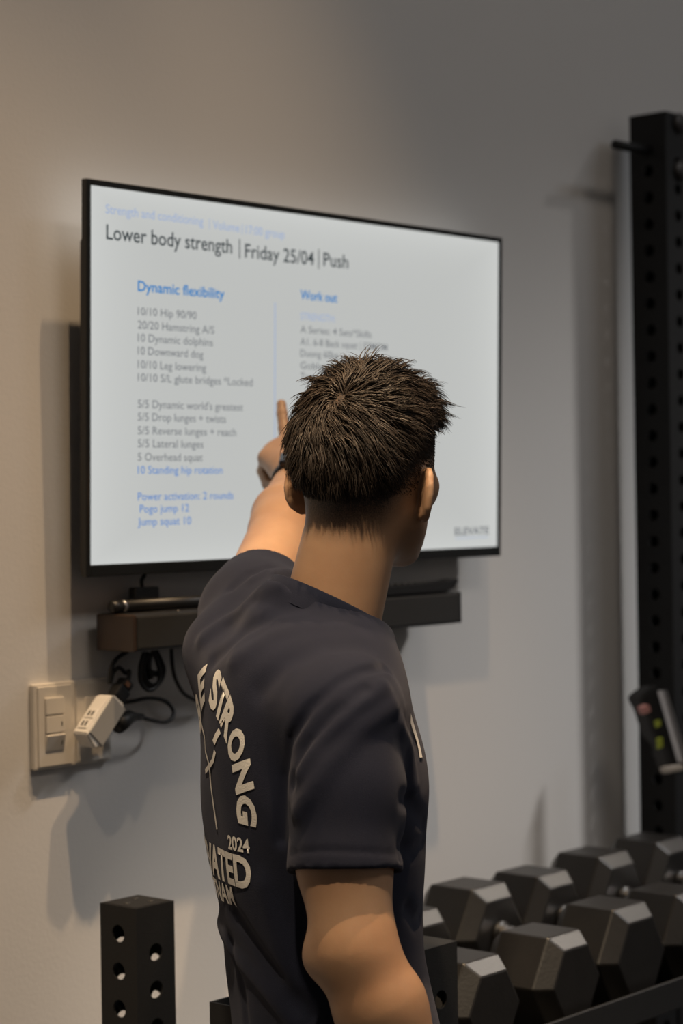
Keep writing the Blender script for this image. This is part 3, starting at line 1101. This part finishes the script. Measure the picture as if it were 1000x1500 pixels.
def right_hand(p):
    d = cone(p, WR, WR + rd2 * .03, .027, .026)
    for k in range(4):
        d = smin(d, cone(p, WR + rd2 * .025 + (RK[k] - WR - rd2 * .085) * .6, RK[k], .017, .0125), .012)
    fd = None
    for ch, rr in zip(RFING, FR):
        for i in range(3):
            c_ = cone(p, ch[i], ch[i + 1], rr[i], rr[i + 1])
            fd = c_ if fd is None else np.minimum(fd, c_)
    d = smin(d, fd, .005)
    for i, (r0, r1) in enumerate(((.017, .0125), (.0125, .0105), (.0105, .0085))):
        d = smin(d, cone(p, RTH[i], RTH[i + 1], r0, r1), .006)
    return d


HIP = W(492, 1600, D0)
HIP[2] = 0.86


def legpts(s):
    hip = HIP + LB * s * .085
    knee = HIP + LB * s * .098 + FB * .0
    knee[2] = .49
    ank = HIP + LB * s * .105 - FB * .065
    ank[2] = .09
    return hip, knee, ank


def body_fn(p):
    d = torso(p, .022, .80)
    d = smin(d, cone(p, NB + (SR - NB) * .15 - ZB * .034, SR, .036, .045), .04)
    d = smin(d, cone(p, NB + (SL - NB) * .15 - ZB * .034, SL, .036, .045), .04)
    # neck
    nk = cone(p, NB - ZB * .03, hl(-.022, 0, -.060), .0600, .0545)
    d = smin(d, nk, .015)
    d = smin(d, head(p), .022)
    # right arm
    d = smin(d, cone(p, SR, MR, .048, .0485), .03)
    d = smin(d, cone(p, MR, ER, .0485, .0445), .02)
    fm = ER + (WR - ER) * .28
    fa = smin(cone(p, ER, fm, .042, .0465), cone(p, fm, WR, .0465, .0275), .02)
    d = smin(d, fa, .02)
    d = smin(d, np.linalg.norm(p - (W(470, 1402, 2.20)), axis=1) - .0125, .035)    # point of the elbow
    # left arm
    d = smin(d, cone(p, SL, EL, .050, .044), .03)
    fm = EL + (WL - EL) * .25
    fa = smin(cone(p, EL, fm, .042, .044), cone(p, fm, WL, .044, .0265), .02)
    d = smin(d, fa, .02)
    d = smin(d, left_hand(p), .012)
    d = smin(d, right_hand(p), .012)
    for s in (-1, 1):
        h_, k_, a_ = legpts(s)
        d = smin(d, cone(p, h_, k_, .075, .050), .04)
        d = smin(d, cone(p, k_, a_, .050, .036), .03)
    return d


# collar ring of the shirt
RC = W(474, 893, 2.425)
ca_, sa_ = math.cos(math.radians(27)), math.sin(math.radians(27))
R1 = FB * ca_ - ZB * sa_
R2 = LB
R3 = np.cross(R1, R2)
RA, RB_ = .068, .073


def ring_coords(p):
    q = p - RC
    x, y, z = q @ R1, q @ R2, q @ R3
    k = np.sqrt((x / RA) ** 2 + (y / RB_) ** 2)
    r = np.sqrt(x * x + y * y)
    rad = np.where(k > 1e-6, r * (1 - 1 / np.maximum(k, 1e-6)), -RA)
    return rad, z


FOLDS = []


def shirt_base(p):
    d = torso(p)
    d = smin(d, cone(p, NB + (SR - NB) * .10 - ZB * .022, SR, .054, .060), .06)
    d = smin(d, cone(p, NB + (SL - NB) * .10 - ZB * .012, SL, .056, .060), .06)
    d = smin(d, np.linalg.norm(p - W(332, 944, 2.50), axis=1) - .047, .06)
    d = smin(d, ell(p, RC - R3 * .040 - FB * .004, np.stack([R1, R2, R3]), (.080, .088, .040)), .03)
    # collar shoulder
    rad, z = ring_coords(p)
    d = smin(d, np.sqrt(np.maximum(np.abs(rad + .001) - .003, 0) ** 2 + np.maximum(np.abs(z + .006) - .010, 0) ** 2) - .003, .016)
    # sleeves
    sr = smin(cone(p, SR, SR + (HEMR - SR) * .5, .0610, .0610), cone(p, SR + (HEMR - SR) * .5, HEMR, .0610, .0625), .02)
    axr = (HEMR - SR) / np.linalg.norm(HEMR - SR)
    sr = smax(sr, (p - HEMR) @ axr, .003)
    d = smin(d, sr, .014)
    sl_ = cone(p, SL, HEML + (HEML - SL) * .3, .059, .0565)
    axl = (HEML - SL) / np.linalg.norm(HEML - SL)
    sl_ = smax(sl_, (p - HEML) @ axl, .003)
    d = smin(d, sl_, .03)
    return d


def shirt_fn(p):
    d = shirt_base(p)
    # gentle drape everywhere
    q = p * 1.0
    f = (q - RC) @ FB
    l = (q - RC) @ LB
    z = q[:, 2]
    d = d + .0012 * np.sin(z * 38 + f * 30 + 1.5 * np.sin(l * 22)) + .0010 * np.sin(l * 55 - z * 30 + 2 * np.sin(f * 25))
    for (pts, wd, amp) in FOLDS:
        best = None
        for a_, b_ in zip(pts[:-1], pts[1:]):
            ba = b_ - a_
            t = np.clip(((p - a_) @ ba) / (ba @ ba), 0, 1)
            x = ((p - a_ - t[:, None] * ba) ** 2).sum(1)
            best = x if best is None else np.minimum(best, x)
        d = d - amp * np.exp(-best / (wd * wd))
    # openings
    rad, zc = ring_coords(p)
    d = smax(d, -np.maximum(rad - .004 - .9 * zc, -(zc - .002)), .006)
    d = smax(d, -np.maximum(rad + .0035, -(zc + .03)), .002)
    axr = (HEMR - SR) / np.linalg.norm(HEMR - SR)
    d = smax(d, -np.maximum(cone(p, HEMR - axr * .05, HEMR + axr * .05, .0540, .0550), -((p - HEMR) @ axr + .010)), .002)
    axl = (HEML - SL) / np.linalg.norm(HEML - SL)
    d = smax(d, -np.maximum(cone(p, HEML - axl * .05, HEML + axl * .05, .0515, .0530), -((p - HEML) @ axl + .010)), .002)
    return d


def trace(fn, pix, d0=1.9, d1=2.9):
    out = []
    R_ = np.stack([ray(x, y) for x, y in pix])
    D = np.full(len(pix), d0)
    for _ in range(80):
        P_ = CAM + R_ * D[:, None]
        D = np.minimum(D + fn(P_) * .8, d1)
    return CAM + R_ * D[:, None]


def dens(pts, n=6):
    out = []
    for a_, b_ in zip(pts[:-1], pts[1:]):
        for k in range(n):
            t = k / n
            out.append((a_[0] + (b_[0] - a_[0]) * t, a_[1] + (b_[1] - a_[1]) * t))
    out.append(pts[-1])
    return out


fold_px = [
    ([(566, 978), (530, 982), (495, 998), (455, 1035), (425, 1085), (414, 1140), (412, 1230)], .0060, -.0080),
    ([(440, 1130), (470, 1085), (515, 1035), (558, 1008)], .011, .0100),
    ([(425, 1150), (450, 1100), (490, 1050), (535, 1012)], .008, -.0075),
    ([(436, 1190), (480, 1120), (530, 1065), (572, 1035)], .012, .0070),
    ([(300, 935), (345, 900), (385, 865), (410, 858)], .012, .0075),
    ([(312, 965), (360, 925), (405, 895), (440, 885)], .012, -.0065),
    ([(345, 965), (400, 930), (450, 915), (500, 915)], .014, .0050),
    ([(372, 850), (392, 838), (412, 842)], .007, .0045),
    ([(340, 862), (365, 842), (395, 832)], .007, -.0040),
    ([(380, 1010), (420, 970), (470, 945), (530, 945)], .016, -.0040),
    ([(312, 1330), (345, 1400), (390, 1455), (430, 1500)], .012, .0055),
    ([(345, 1340), (385, 1400), (425, 1450), (455, 1490)], .012, -.0055),
    ([(340, 1380), (352, 1440), (360, 1500)], .010, -.0050),
    ([(385, 1300), (410, 1380), (425, 1440)], .016, .0040),
    ([(590, 1170), (608, 1185), (622, 1205)], .010, -.0050),
    ([(588, 1240), (606, 1250), (622, 1235)], .010, -.0045),
    ([(596, 1330), (608, 1350), (618, 1345)], .010, -.0050),
    ([(588, 1060), (600, 1100), (606, 1150)], .010, .0040),
    ([(425, 1250), (470, 1246), (530, 1248), (588, 1252)], .0030, -.0016),
]
for pts, wd, amp in fold_px:
    pp = dens(pts, 3)
    FOLDS.append((trace(shirt_base, pp), wd, amp))

pers_loc = (HIP[0], HIP[1], 0)
person = empty('person', pers_loc, 'person in a navy printed T-shirt pointing at the television with a raised arm', 'person')

# ---- body
bv, bq = surface(body_fn, (-1.05, -1.15, 0.03), (0.05, 0.02, 1.78), .0038)
# ---- cropped-hair shade on the scalp
hq = (bv - HC) @ HAX.T
th_ = np.arctan2(np.abs(hq[:, 1]) / SK[1], -hq[:, 0] / SK[0])
UFX = [0, .8, 1.25, 1.7, 2.2, 2.5, 3.15]
UFULL = [-.050, -.040, .004, .018, .034, .052, .058]
UZERO = [-.106, -.100, -.066, -.040, -.02, .046, .052]
u_full = np.interp(th_, UFX, UFULL)
u_zero = np.interp(th_, UFX, UZERO)
st = np.clip((hq[:, 2] - u_zero) / (u_full - u_zero), 0, 1)
st = st * st * (3 - 2 * st)
skd = ell(hq, (0, 0, 0), np.eye(3), SK)
st *= np.clip(1 - (np.maximum(skd, 0) - .025) / .015, 0, 1)
st *= (hq[:, 2] > -.12)
earm = (np.abs(hq[:, 1]) > .0765) & (hq[:, 2] < .0) & (hq[:, 0] > -.045)
st[earm] = 0
bme = np_mesh('body', bv, bq)
att = bme.attributes.new('stubble', 'FLOAT', 'POINT')
att.data.foreach_set('value', (st ** .65 * .95).astype(np.float32))
link('body', bme, M['skin'], person)
# eyes
for s in (-1, 1):
    c = hl(.0835, s * .032, -.026)
    bm = bmesh.new()
    bmesh.ops.create_uvsphere(bm, u_segments=16, v_segments=10, radius=.0115)
    bmesh.ops.translate(bm, verts=bm.verts, vec=Vector(c))
    ey = bm_obj('eye', bm, M['white_eye'], person, True)
    bm = bmesh.new()
    bmesh.ops.create_uvsphere(bm, u_segments=12, v_segments=8, radius=.0055)
    bmesh.ops.translate(bm, verts=bm.verts, vec=Vector(c + fh * .0072))
    ir = bm_obj('iris', bm, M['iris'], ey, True)
    ir.matrix_parent_inverse = Matrix.Identity(4)

# ---- shirt
sv, sq = surface(shirt_fn, (-1.05, -1.15, 0.72), (-0.15, -0.20, 1.56), .0042)
sme = np_mesh('t_shirt', sv, sq)
shirt = link('t_shirt', sme, M['shirt'], person)
shirt['label'] = 'dark navy short-sleeved T-shirt with white back print'
bvh = BVHTree.FromPolygons([Vector(v) for v in sv], [tuple(q) for q in sq.tolist()])


def child_id(o):
    o.matrix_parent_inverse = Matrix.Translation(-Vector(person.location))
    return o


# ribbed collar band
bm = bmesh.new()
NS = 72
cs_prof = [(-.0045, -.014), (-.0045, .004), (-.0030, .0125), (-.0002, .0140), (.0026, .0125), (.0045, .004), (.0062, -.014)]
rings = []
for k in range(NS):
    t = 2 * PI * k / NS
    c_, s_ = math.cos(t), math.sin(t)
    nd = np.array([c_ / RA, s_ / RB_])
    nd /= np.linalg.norm(nd)
    rings.append([bm.verts.new(Vector(RC + R1 * (RA * c_ + nd[0] * e) + R2 * (RB_ * s_ + nd[1] * e) + R3 * z_)) for e, z_ in cs_prof])
for k in range(NS):
    for i in range(len(cs_prof) - 1):
        bm.faces.new((rings[k][i], rings[(k + 1) % NS][i], rings[(k + 1) % NS][i + 1], rings[k][i + 1]))
o = bm_obj('collar', bm, M['shirt'], shirt, True)
o.matrix_parent_inverse = Matrix.Identity(4)

# white back print: every letter is laid onto the cloth from behind
BO = W(458, 1150, D0)


def lay(me, place, push=.0012):
    """subdivide a flat outline mesh, then drop every point on the cloth. place(x,y)->(l,z)"""
    bm = bmesh.new()
    bm.from_mesh(me)
    bmesh.ops.triangulate(bm, faces=bm.faces[:])
    for _ in range(3):
        ed = [e for e in bm.edges if e.calc_length() > 0.16]
        if not ed:
            break
        bmesh.ops.subdivide_edges(bm, edges=ed, cuts=1)
        bmesh.ops.triangulate(bm, faces=bm.faces[:])
    kill = []
    for v in bm.verts:
        l, z = place(v.co.x, v.co.y)
        org = Vector((BO[0], BO[1], 0)) + Vector(LB) * l + Vector((0, 0, z)) - Vector(FB) * 0.5
        loc, nrm_, ix, dist = bvh.ray_cast(org, Vector(FB), 0.7)
        if loc is None:
            kill.append(v)
        else:
            v.co = loc - Vector(FB) * push * .5 + nrm_ * push * .5
    if kill:
        bmesh.ops.delete(bm, geom=kill, context='VERTS')
    return bm


def print_line(s, lc, zc, cap, width, bold, name='shirt_lettering'):
    me = text_mesh(s, bold)
    xs = [v.co.x for v in me.vertices]
    x0, x1 = min(xs), max(xs)
    sx, sy = width / (x1 - x0), cap / CAP
    bm = lay(me, lambda x, y: (lc - (x - (x0 + x1) / 2) * sx, zc + (y - CAP / 2) * sy))
    bpy.data.meshes.remove(me)
    o = bm_obj(name, bm, M['print'], shirt)
    o.matrix_parent_inverse = Matrix.Identity(4)
    o['label'] = 'white printed lettering on the back of the shirt'


ARC_Z, ARC_R = 1.213, .125
PL0, PLS = -.016, .76
for ch, a in (('B', -45), ('E', -19), ('S', 15), ('T', 29), ('R', 43), ('O', 59), ('N', 76), ('G', 93)):
    me = text_mesh(ch, .045)
    xs = [v.co.x for v in me.vertices]
    xm = (min(xs) + max(xs)) / 2
    sc = .040 / CAP
    sxx = (.050 if ch == 'E' else .034) / max(max(xs) - min(xs), .35)
    ar = math.radians(a)
    ca, sa = math.cos(ar), math.sin(ar)

    def place(x, y, ca=ca, sa=sa, xm=xm, sc=sc, sxx=sxx):
        lx, ly = (x - xm) * sxx, ARC_R - .018 + y * sc
        return PL0 - PLS * (lx * ca + ly * sa), ARC_Z + (-lx * sa + ly * ca)
    bm = lay(me, place)
    bpy.data.meshes.remove(me)
    o = bm_obj('shirt_lettering', bm, M['print'], shirt)
    o.matrix_parent_inverse = Matrix.Identity(4)
    o['label'] = 'white printed letter on the back of the shirt'
print_line('ELEVATED', -.012, 1.135, .034, .200, .035)
print_line('VIETNAM', -.012, 1.102, .021, .110, .030)
print_line('2024', -.092, 1.166, .015, .040, .025)


def ribbon(pix, wd, name, fn_hit=None):
    """thin printed stroke along points found on the cloth"""
    pts = []
    for x, y in dens(pix, 4):
        d = Vector(ray(x, y)).normalized()
        loc, nrm_, ix, dist = bvh.ray_cast(Vector(CAM), d, 5)
        if loc is not None and (not pts or (loc - pts[-1][0]).length < .08):
            pts.append((loc, nrm_))
    bm = bmesh.new()
    prev = None
    for i, (p, nn) in enumerate(pts):
        t = (pts[min(i + 1, len(pts) - 1)][0] - pts[max(i - 1, 0)][0]).normalized()
        s_ = t.cross(nn).normalized() * wd / 2
        a_, b_ = bm.verts.new(p + s_ + nn * .0012), bm.verts.new(p - s_ + nn * .0012)
        if prev:
            bm.faces.new((prev[0], prev[1], b_, a_))
        prev = (a_, b_)
    o = bm_obj(name, bm, M['print'], shirt)
    o.matrix_parent_inverse = Matrix.Identity(4)
    o['label'] = 'thin white printed stroke on the shirt'


ribbon([(292, 1038), (297, 1064), (301, 1080), (302, 1100), (308, 1122), (310, 1150), (314, 1180), (319, 1215)], .0055, 'print_stroke')
ribbon([(302, 1130), (308, 1122), (313, 1114), (316, 1100)], .006, 'print_stroke')
ribbon([(314, 1088), (318, 1078), (323, 1070)], .008, 'print_stroke')
ribbon([(600, 1052), (604, 1066), (609, 1082), (613, 1098), (615, 1110)], .012, 'chest_print')

# ---- shorts and shoes (below the frame)
def short_fn(p):
    d = torso(p, .006, .80)
    d = smax(d, p[:, 2] - .95, .005)
    hp_ = HIP.copy()
    d = smin(d, ell(p, hp_ - np.array([0, 0, .02]), np.stack([FB, LB, ZB]), (.118, .168, .12)), .05)
    for s in (-1, 1):
        h_, k_, a_ = legpts(s)
        lg = cone(p, h_, k_, .088, .080)
        lg = smax(lg, (k_[2] + .03) - p[:, 2], .004)
        d = smin(d, lg, .03)
    return d


v_, q_ = surface(short_fn, (-1.0, -1.1, .40), (-.2, -.2, 1.0), .007)
sh = link('training_shorts', np_mesh('training_shorts', v_, q_), M['trousers'], person)


def shoe_fn(p):
    d = None
    for s in (-1, 1):
        h_, k_, a_ = legpts(s)
        g = a_.copy()
        g[2] = .045
        e = cone(p, g - FB * .045, g + FB * .125, .042, .036)
        e = smin(e, cone(p, g, a_ + ZB * .02, .042, .044), .03)
        e = smax(e, .001 - p[:, 2], .006)
        d = e if d is None else np.minimum(d, e)
    return d


v_, q_ = surface(shoe_fn, (-1.0, -1.1, -.02), (-.1, -.2, .2), .006)
link('shoes', np_mesh('shoes', v_, q_), M['shoe'], person)

# ---- watch
ax_ = (WL - EL) / np.linalg.norm(WL - EL)
wc = WL - ax_ * .012
side = np.cross(ax_, ZB)
side /= np.linalg.norm(side)
upv = np.cross(side, ax_)
bm = bmesh.new()
ro = []
for (t, r) in ((-.010, .0298), (-.010, .0322), (.010, .0318), (.010, .0290)):
    ro.append([bm.verts.new(Vector(wc + ax_ * t + (side * math.cos(k * PI / 16) + upv * math.sin(k * PI / 16)) * r)) for k in range(32)])
for i in range(4):
    for k in range(32):
        bm.faces.new((ro[i][k], ro[i][(k + 1) % 32], ro[(i + 1) % 4][(k + 1) % 32], ro[(i + 1) % 4][k]))
ws = bm_obj('watch_strap', bm, M['watch'], person, True)
wm = Matrix.Identity(4)
for i in range(3):
    wm[i][0], wm[i][1], wm[i][2], wm[i][3] = (-side)[i], ax_[i], upv[i], (wc + upv * .034)[i]
o = box('watch_case', -.018, .018, -.019, .019, -.004, .006, M['watch_glass'], ws, .003, 2, wm)
o.matrix_parent_inverse = Matrix.Identity(4)

# ---- hair: many fine tapering locks, radiating from the crown
def hair_lines(th):
    return np.interp(th, UFX, UFULL), np.interp(th, UFX, UZERO)


WH = np.array([-.070, .004, .068])
WH = WH / np.sqrt(((WH / SK) ** 2).sum())


def sph(n):
    i = np.arange(n) + .5
    ph = np.arccos(1 - 2 * i / n)
    g = math.pi * (1 + 5 ** .5) * i
    return np.stack([np.cos(g) * np.sin(ph), np.sin(g) * np.sin(ph), np.cos(ph)], 1)


def grow(roots, length, lift, clump_dir_jit, seg, droop, spread):
    """roots on the skull (head space) -> polylines n x (seg+1) x 3"""
    nrm_ = roots / SK ** 2
    nrm_ /= np.linalg.norm(nrm_, axis=1)[:, None]
    rad = roots - WH
    rad -= nrm_ * (rad * nrm_).sum(1)[:, None]
    dist = np.linalg.norm(rad, axis=1)
    rad /= np.maximum(dist, 1e-5)[:, None]
    sw = np.cross(nrm_, rad)
    k = 1.0 * np.exp(-dist / .05) + .15
    d = rad + sw * k[:, None] + clump_dir_jit
    # hair in front is brushed forward and to the figure's right
    fw = np.clip((roots[:, 0] + .02) / .08, 0, 1)
    d += fw[:, None] * np.array([.5, -.95, .1])
    d -= nrm_ * (d * nrm_).sum(1)[:, None]
    d /= np.linalg.norm(d, axis=1)[:, None]
    d = d + nrm_ * lift[:, None]
    d /= np.linalg.norm(d, axis=1)[:, None]
    P_ = [roots]
    st_ = (length / seg)[:, None]
    for s in range(seg):
        p = P_[-1] + d * st_
        kk = np.sqrt(((p / SK) ** 2).sum(1))
        mn = 1.0 + (.05 + .07 * (s + 1) / seg) * np.clip(length / .035, .1, 1)
        p = np.where((kk < mn)[:, None], p * (mn / kk)[:, None], p)
        P_.append(p)
        n2_ = p / SK ** 2
        n2_ /= np.linalg.norm(n2_, axis=1)[:, None]
        d = d - n2_ * droop[:, None] + np.array([0, 0, -1.0]) * (.10 + .0 * s) + rng.normal(0, spread, d.shape)
        d /= np.linalg.norm(d, axis=1)[:, None]
    P_ = np.stack(P_, 1)
    lim = np.interp(P_[..., 2], [-.06, -.02, .008, .03], [.0735, .078, .086, .14])
    P_[..., 1] = np.clip(P_[..., 1], -lim, lim)
    return P_


def strands_mesh(L, r0):
    n, s1, _ = L.shape
    t = np.linspace(0, 1, s1)
    prof = np.maximum(1 - t ** 2.2, .06)
    tan = np.gradient(L, axis=1)
    tan /= np.maximum(np.linalg.norm(tan, axis=2), 1e-9)[..., None]
    ref = rng.normal(size=(n, 1, 3))
    a = np.cross(tan, ref)
    a /= np.maximum(np.linalg.norm(a, axis=2), 1e-9)[..., None]
    b_ = np.cross(tan, a)
    V_ = []
    for k in range(3):
        an = 2 * math.pi * k / 3
        V_.append(L + (a * math.cos(an) + b_ * math.sin(an)) * (r0[:, None] * prof)[..., None])
    V_ = np.stack(V_, 2).reshape(-1, 3)
    base = (np.arange(n) * s1 * 3)[:, None, None]
    i = np.arange(s1 - 1)[None, :, None] * 3
    k = np.arange(3)[None, None, :]
    k2 = (k + 1) % 3
    q = np.stack([base + i + k, base + i + k2, base + i + 3 + k2, base + i + 3 + k], -1).reshape(-1, 4)
    return V_, q


pts = sph(4600) * SK
pts += rng.normal(0, .0012, pts.shape)
pts /= np.sqrt(((pts / SK) ** 2).sum(1))[:, None]
thp = np.arctan2(np.abs(pts[:, 1]) / SK[1], -pts[:, 0] / SK[0])
uf, uz = hair_lines(thp)
top = (pts[:, 2] > uf + .014) & (np.linalg.norm(pts - WH, axis=1) > .007)
roots = pts[top]
above = (roots[:, 2] - uf[top])
ln = np.interp(above, [0, .015, .035, .06, .10], [.008, .016, .032, .046, .052])
frt = np.clip((roots[:, 0] + .01) / .07, 0, 1)
ln = ln * (1 + .75 * frt)
# clumps
nc = len(roots)
ln = ln * rng.uniform(.75, 1.2, nc)
cj = rng.normal(0, .14, (nc, 3))
ph_ = roots * 75
cj += .42 * np.stack([np.sin(ph_[:, 1] + 1.7 * np.sin(ph_[:, 2] * .7)), np.sin(ph_[:, 2] * 1.1 + 2 * np.sin(ph_[:, 0] * .6)), np.sin(ph_[:, 0] * .9 + 1.5 * np.sin(ph_[:, 1] * .8))], 1)
lift = np.interp(above, [0, .03, .08], [.22, .58, .72]) * rng.uniform(.7, 1.3, nc)
wd_ = np.linalg.norm(roots - WH, axis=1)
lift *= np.interp(wd_, [0, .02, .04], [.35, .8, 1.0])
ln *= np.interp(wd_, [0, .015, .04], [.55, .8, 1.0])
tuft = np.clip((roots[:, 0] - .005) / .05, 0, 1) * np.clip((-roots[:, 1] - .01) / .03, 0, 1)
ln *= 1 + .35 * tuft
lift += .75 * tuft
dr_ = rng.uniform(.08, .26, nc) * (1 - .8 * tuft)
C_ = grow(roots, ln, lift, cj, 6, dr_, .06)
allV, allQ, off_ = [], [], 0
PER = 6
for j in range(PER):
    jit = rng.normal(0, .0026, (nc, 3))
    f_ = np.linspace(1, .25, 7)[None, :, None]
    wob = np.cumsum(rng.normal(0, .0006, C_.shape), axis=1)
    L = C_ + jit[:, None, :] * f_ + wob
    sh_ = rng.uniform(.8, 1.05, (nc, 1, 1))
    L = L[:, :1] + (L - L[:, :1]) * sh_
    V_, q = strands_mesh(L, rng.uniform(.0006, .0011, nc))
    allV.append(V_)
    allQ.append(q + off_)
    off_ += len(V_)
# fade: short hairs
pts = sph(26000) * SK
pts += rng.normal(0, .0010, pts.shape)
pts /= np.sqrt(((pts / SK) ** 2).sum(1))[:, None]
thp = np.arctan2(np.abs(pts[:, 1]) / SK[1], -pts[:, 0] / SK[0])
uf, uz = hair_lines(thp)
fr = (pts[:, 2] - (uz + .018)) / np.maximum(uf + .012 - (uz + .018), .004)
mk = (fr > 0) & (fr < 1.15) & (thp < 2.0) & (rng.uniform(0, 1, len(pts)) < .25 + fr)
roots = pts[mk]
fr = fr[mk]
ln2 = np.interp(fr, [0, .5, 1], [.0015, .004, .011]) * rng.uniform(.8, 1.2, len(roots))
n_ = len(roots)
C2 = grow(roots, ln2, np.full(n_, .35), rng.normal(0, .15, (n_, 3)), 3, np.full(n_, .1), .05)
# keep them close to the head surface
V_, q = strands_mesh(C2, np.full(n_, .00055))
allV.append(V_)
allQ.append(q + off_)
off_ += len(V_)
HV = np.concatenate(allV) @ HAX + HC
HQ = np.concatenate(allQ)
hair = link('hair', np_mesh('hair', HV, HQ), M['hair'], person)
hair['label'] = 'short tousled dark brown hair with a crown whorl and faded nape'
print('tris: body', len(bq) * 2, 'shirt', len(sq) * 2, 'hair', len(HQ) * 2)
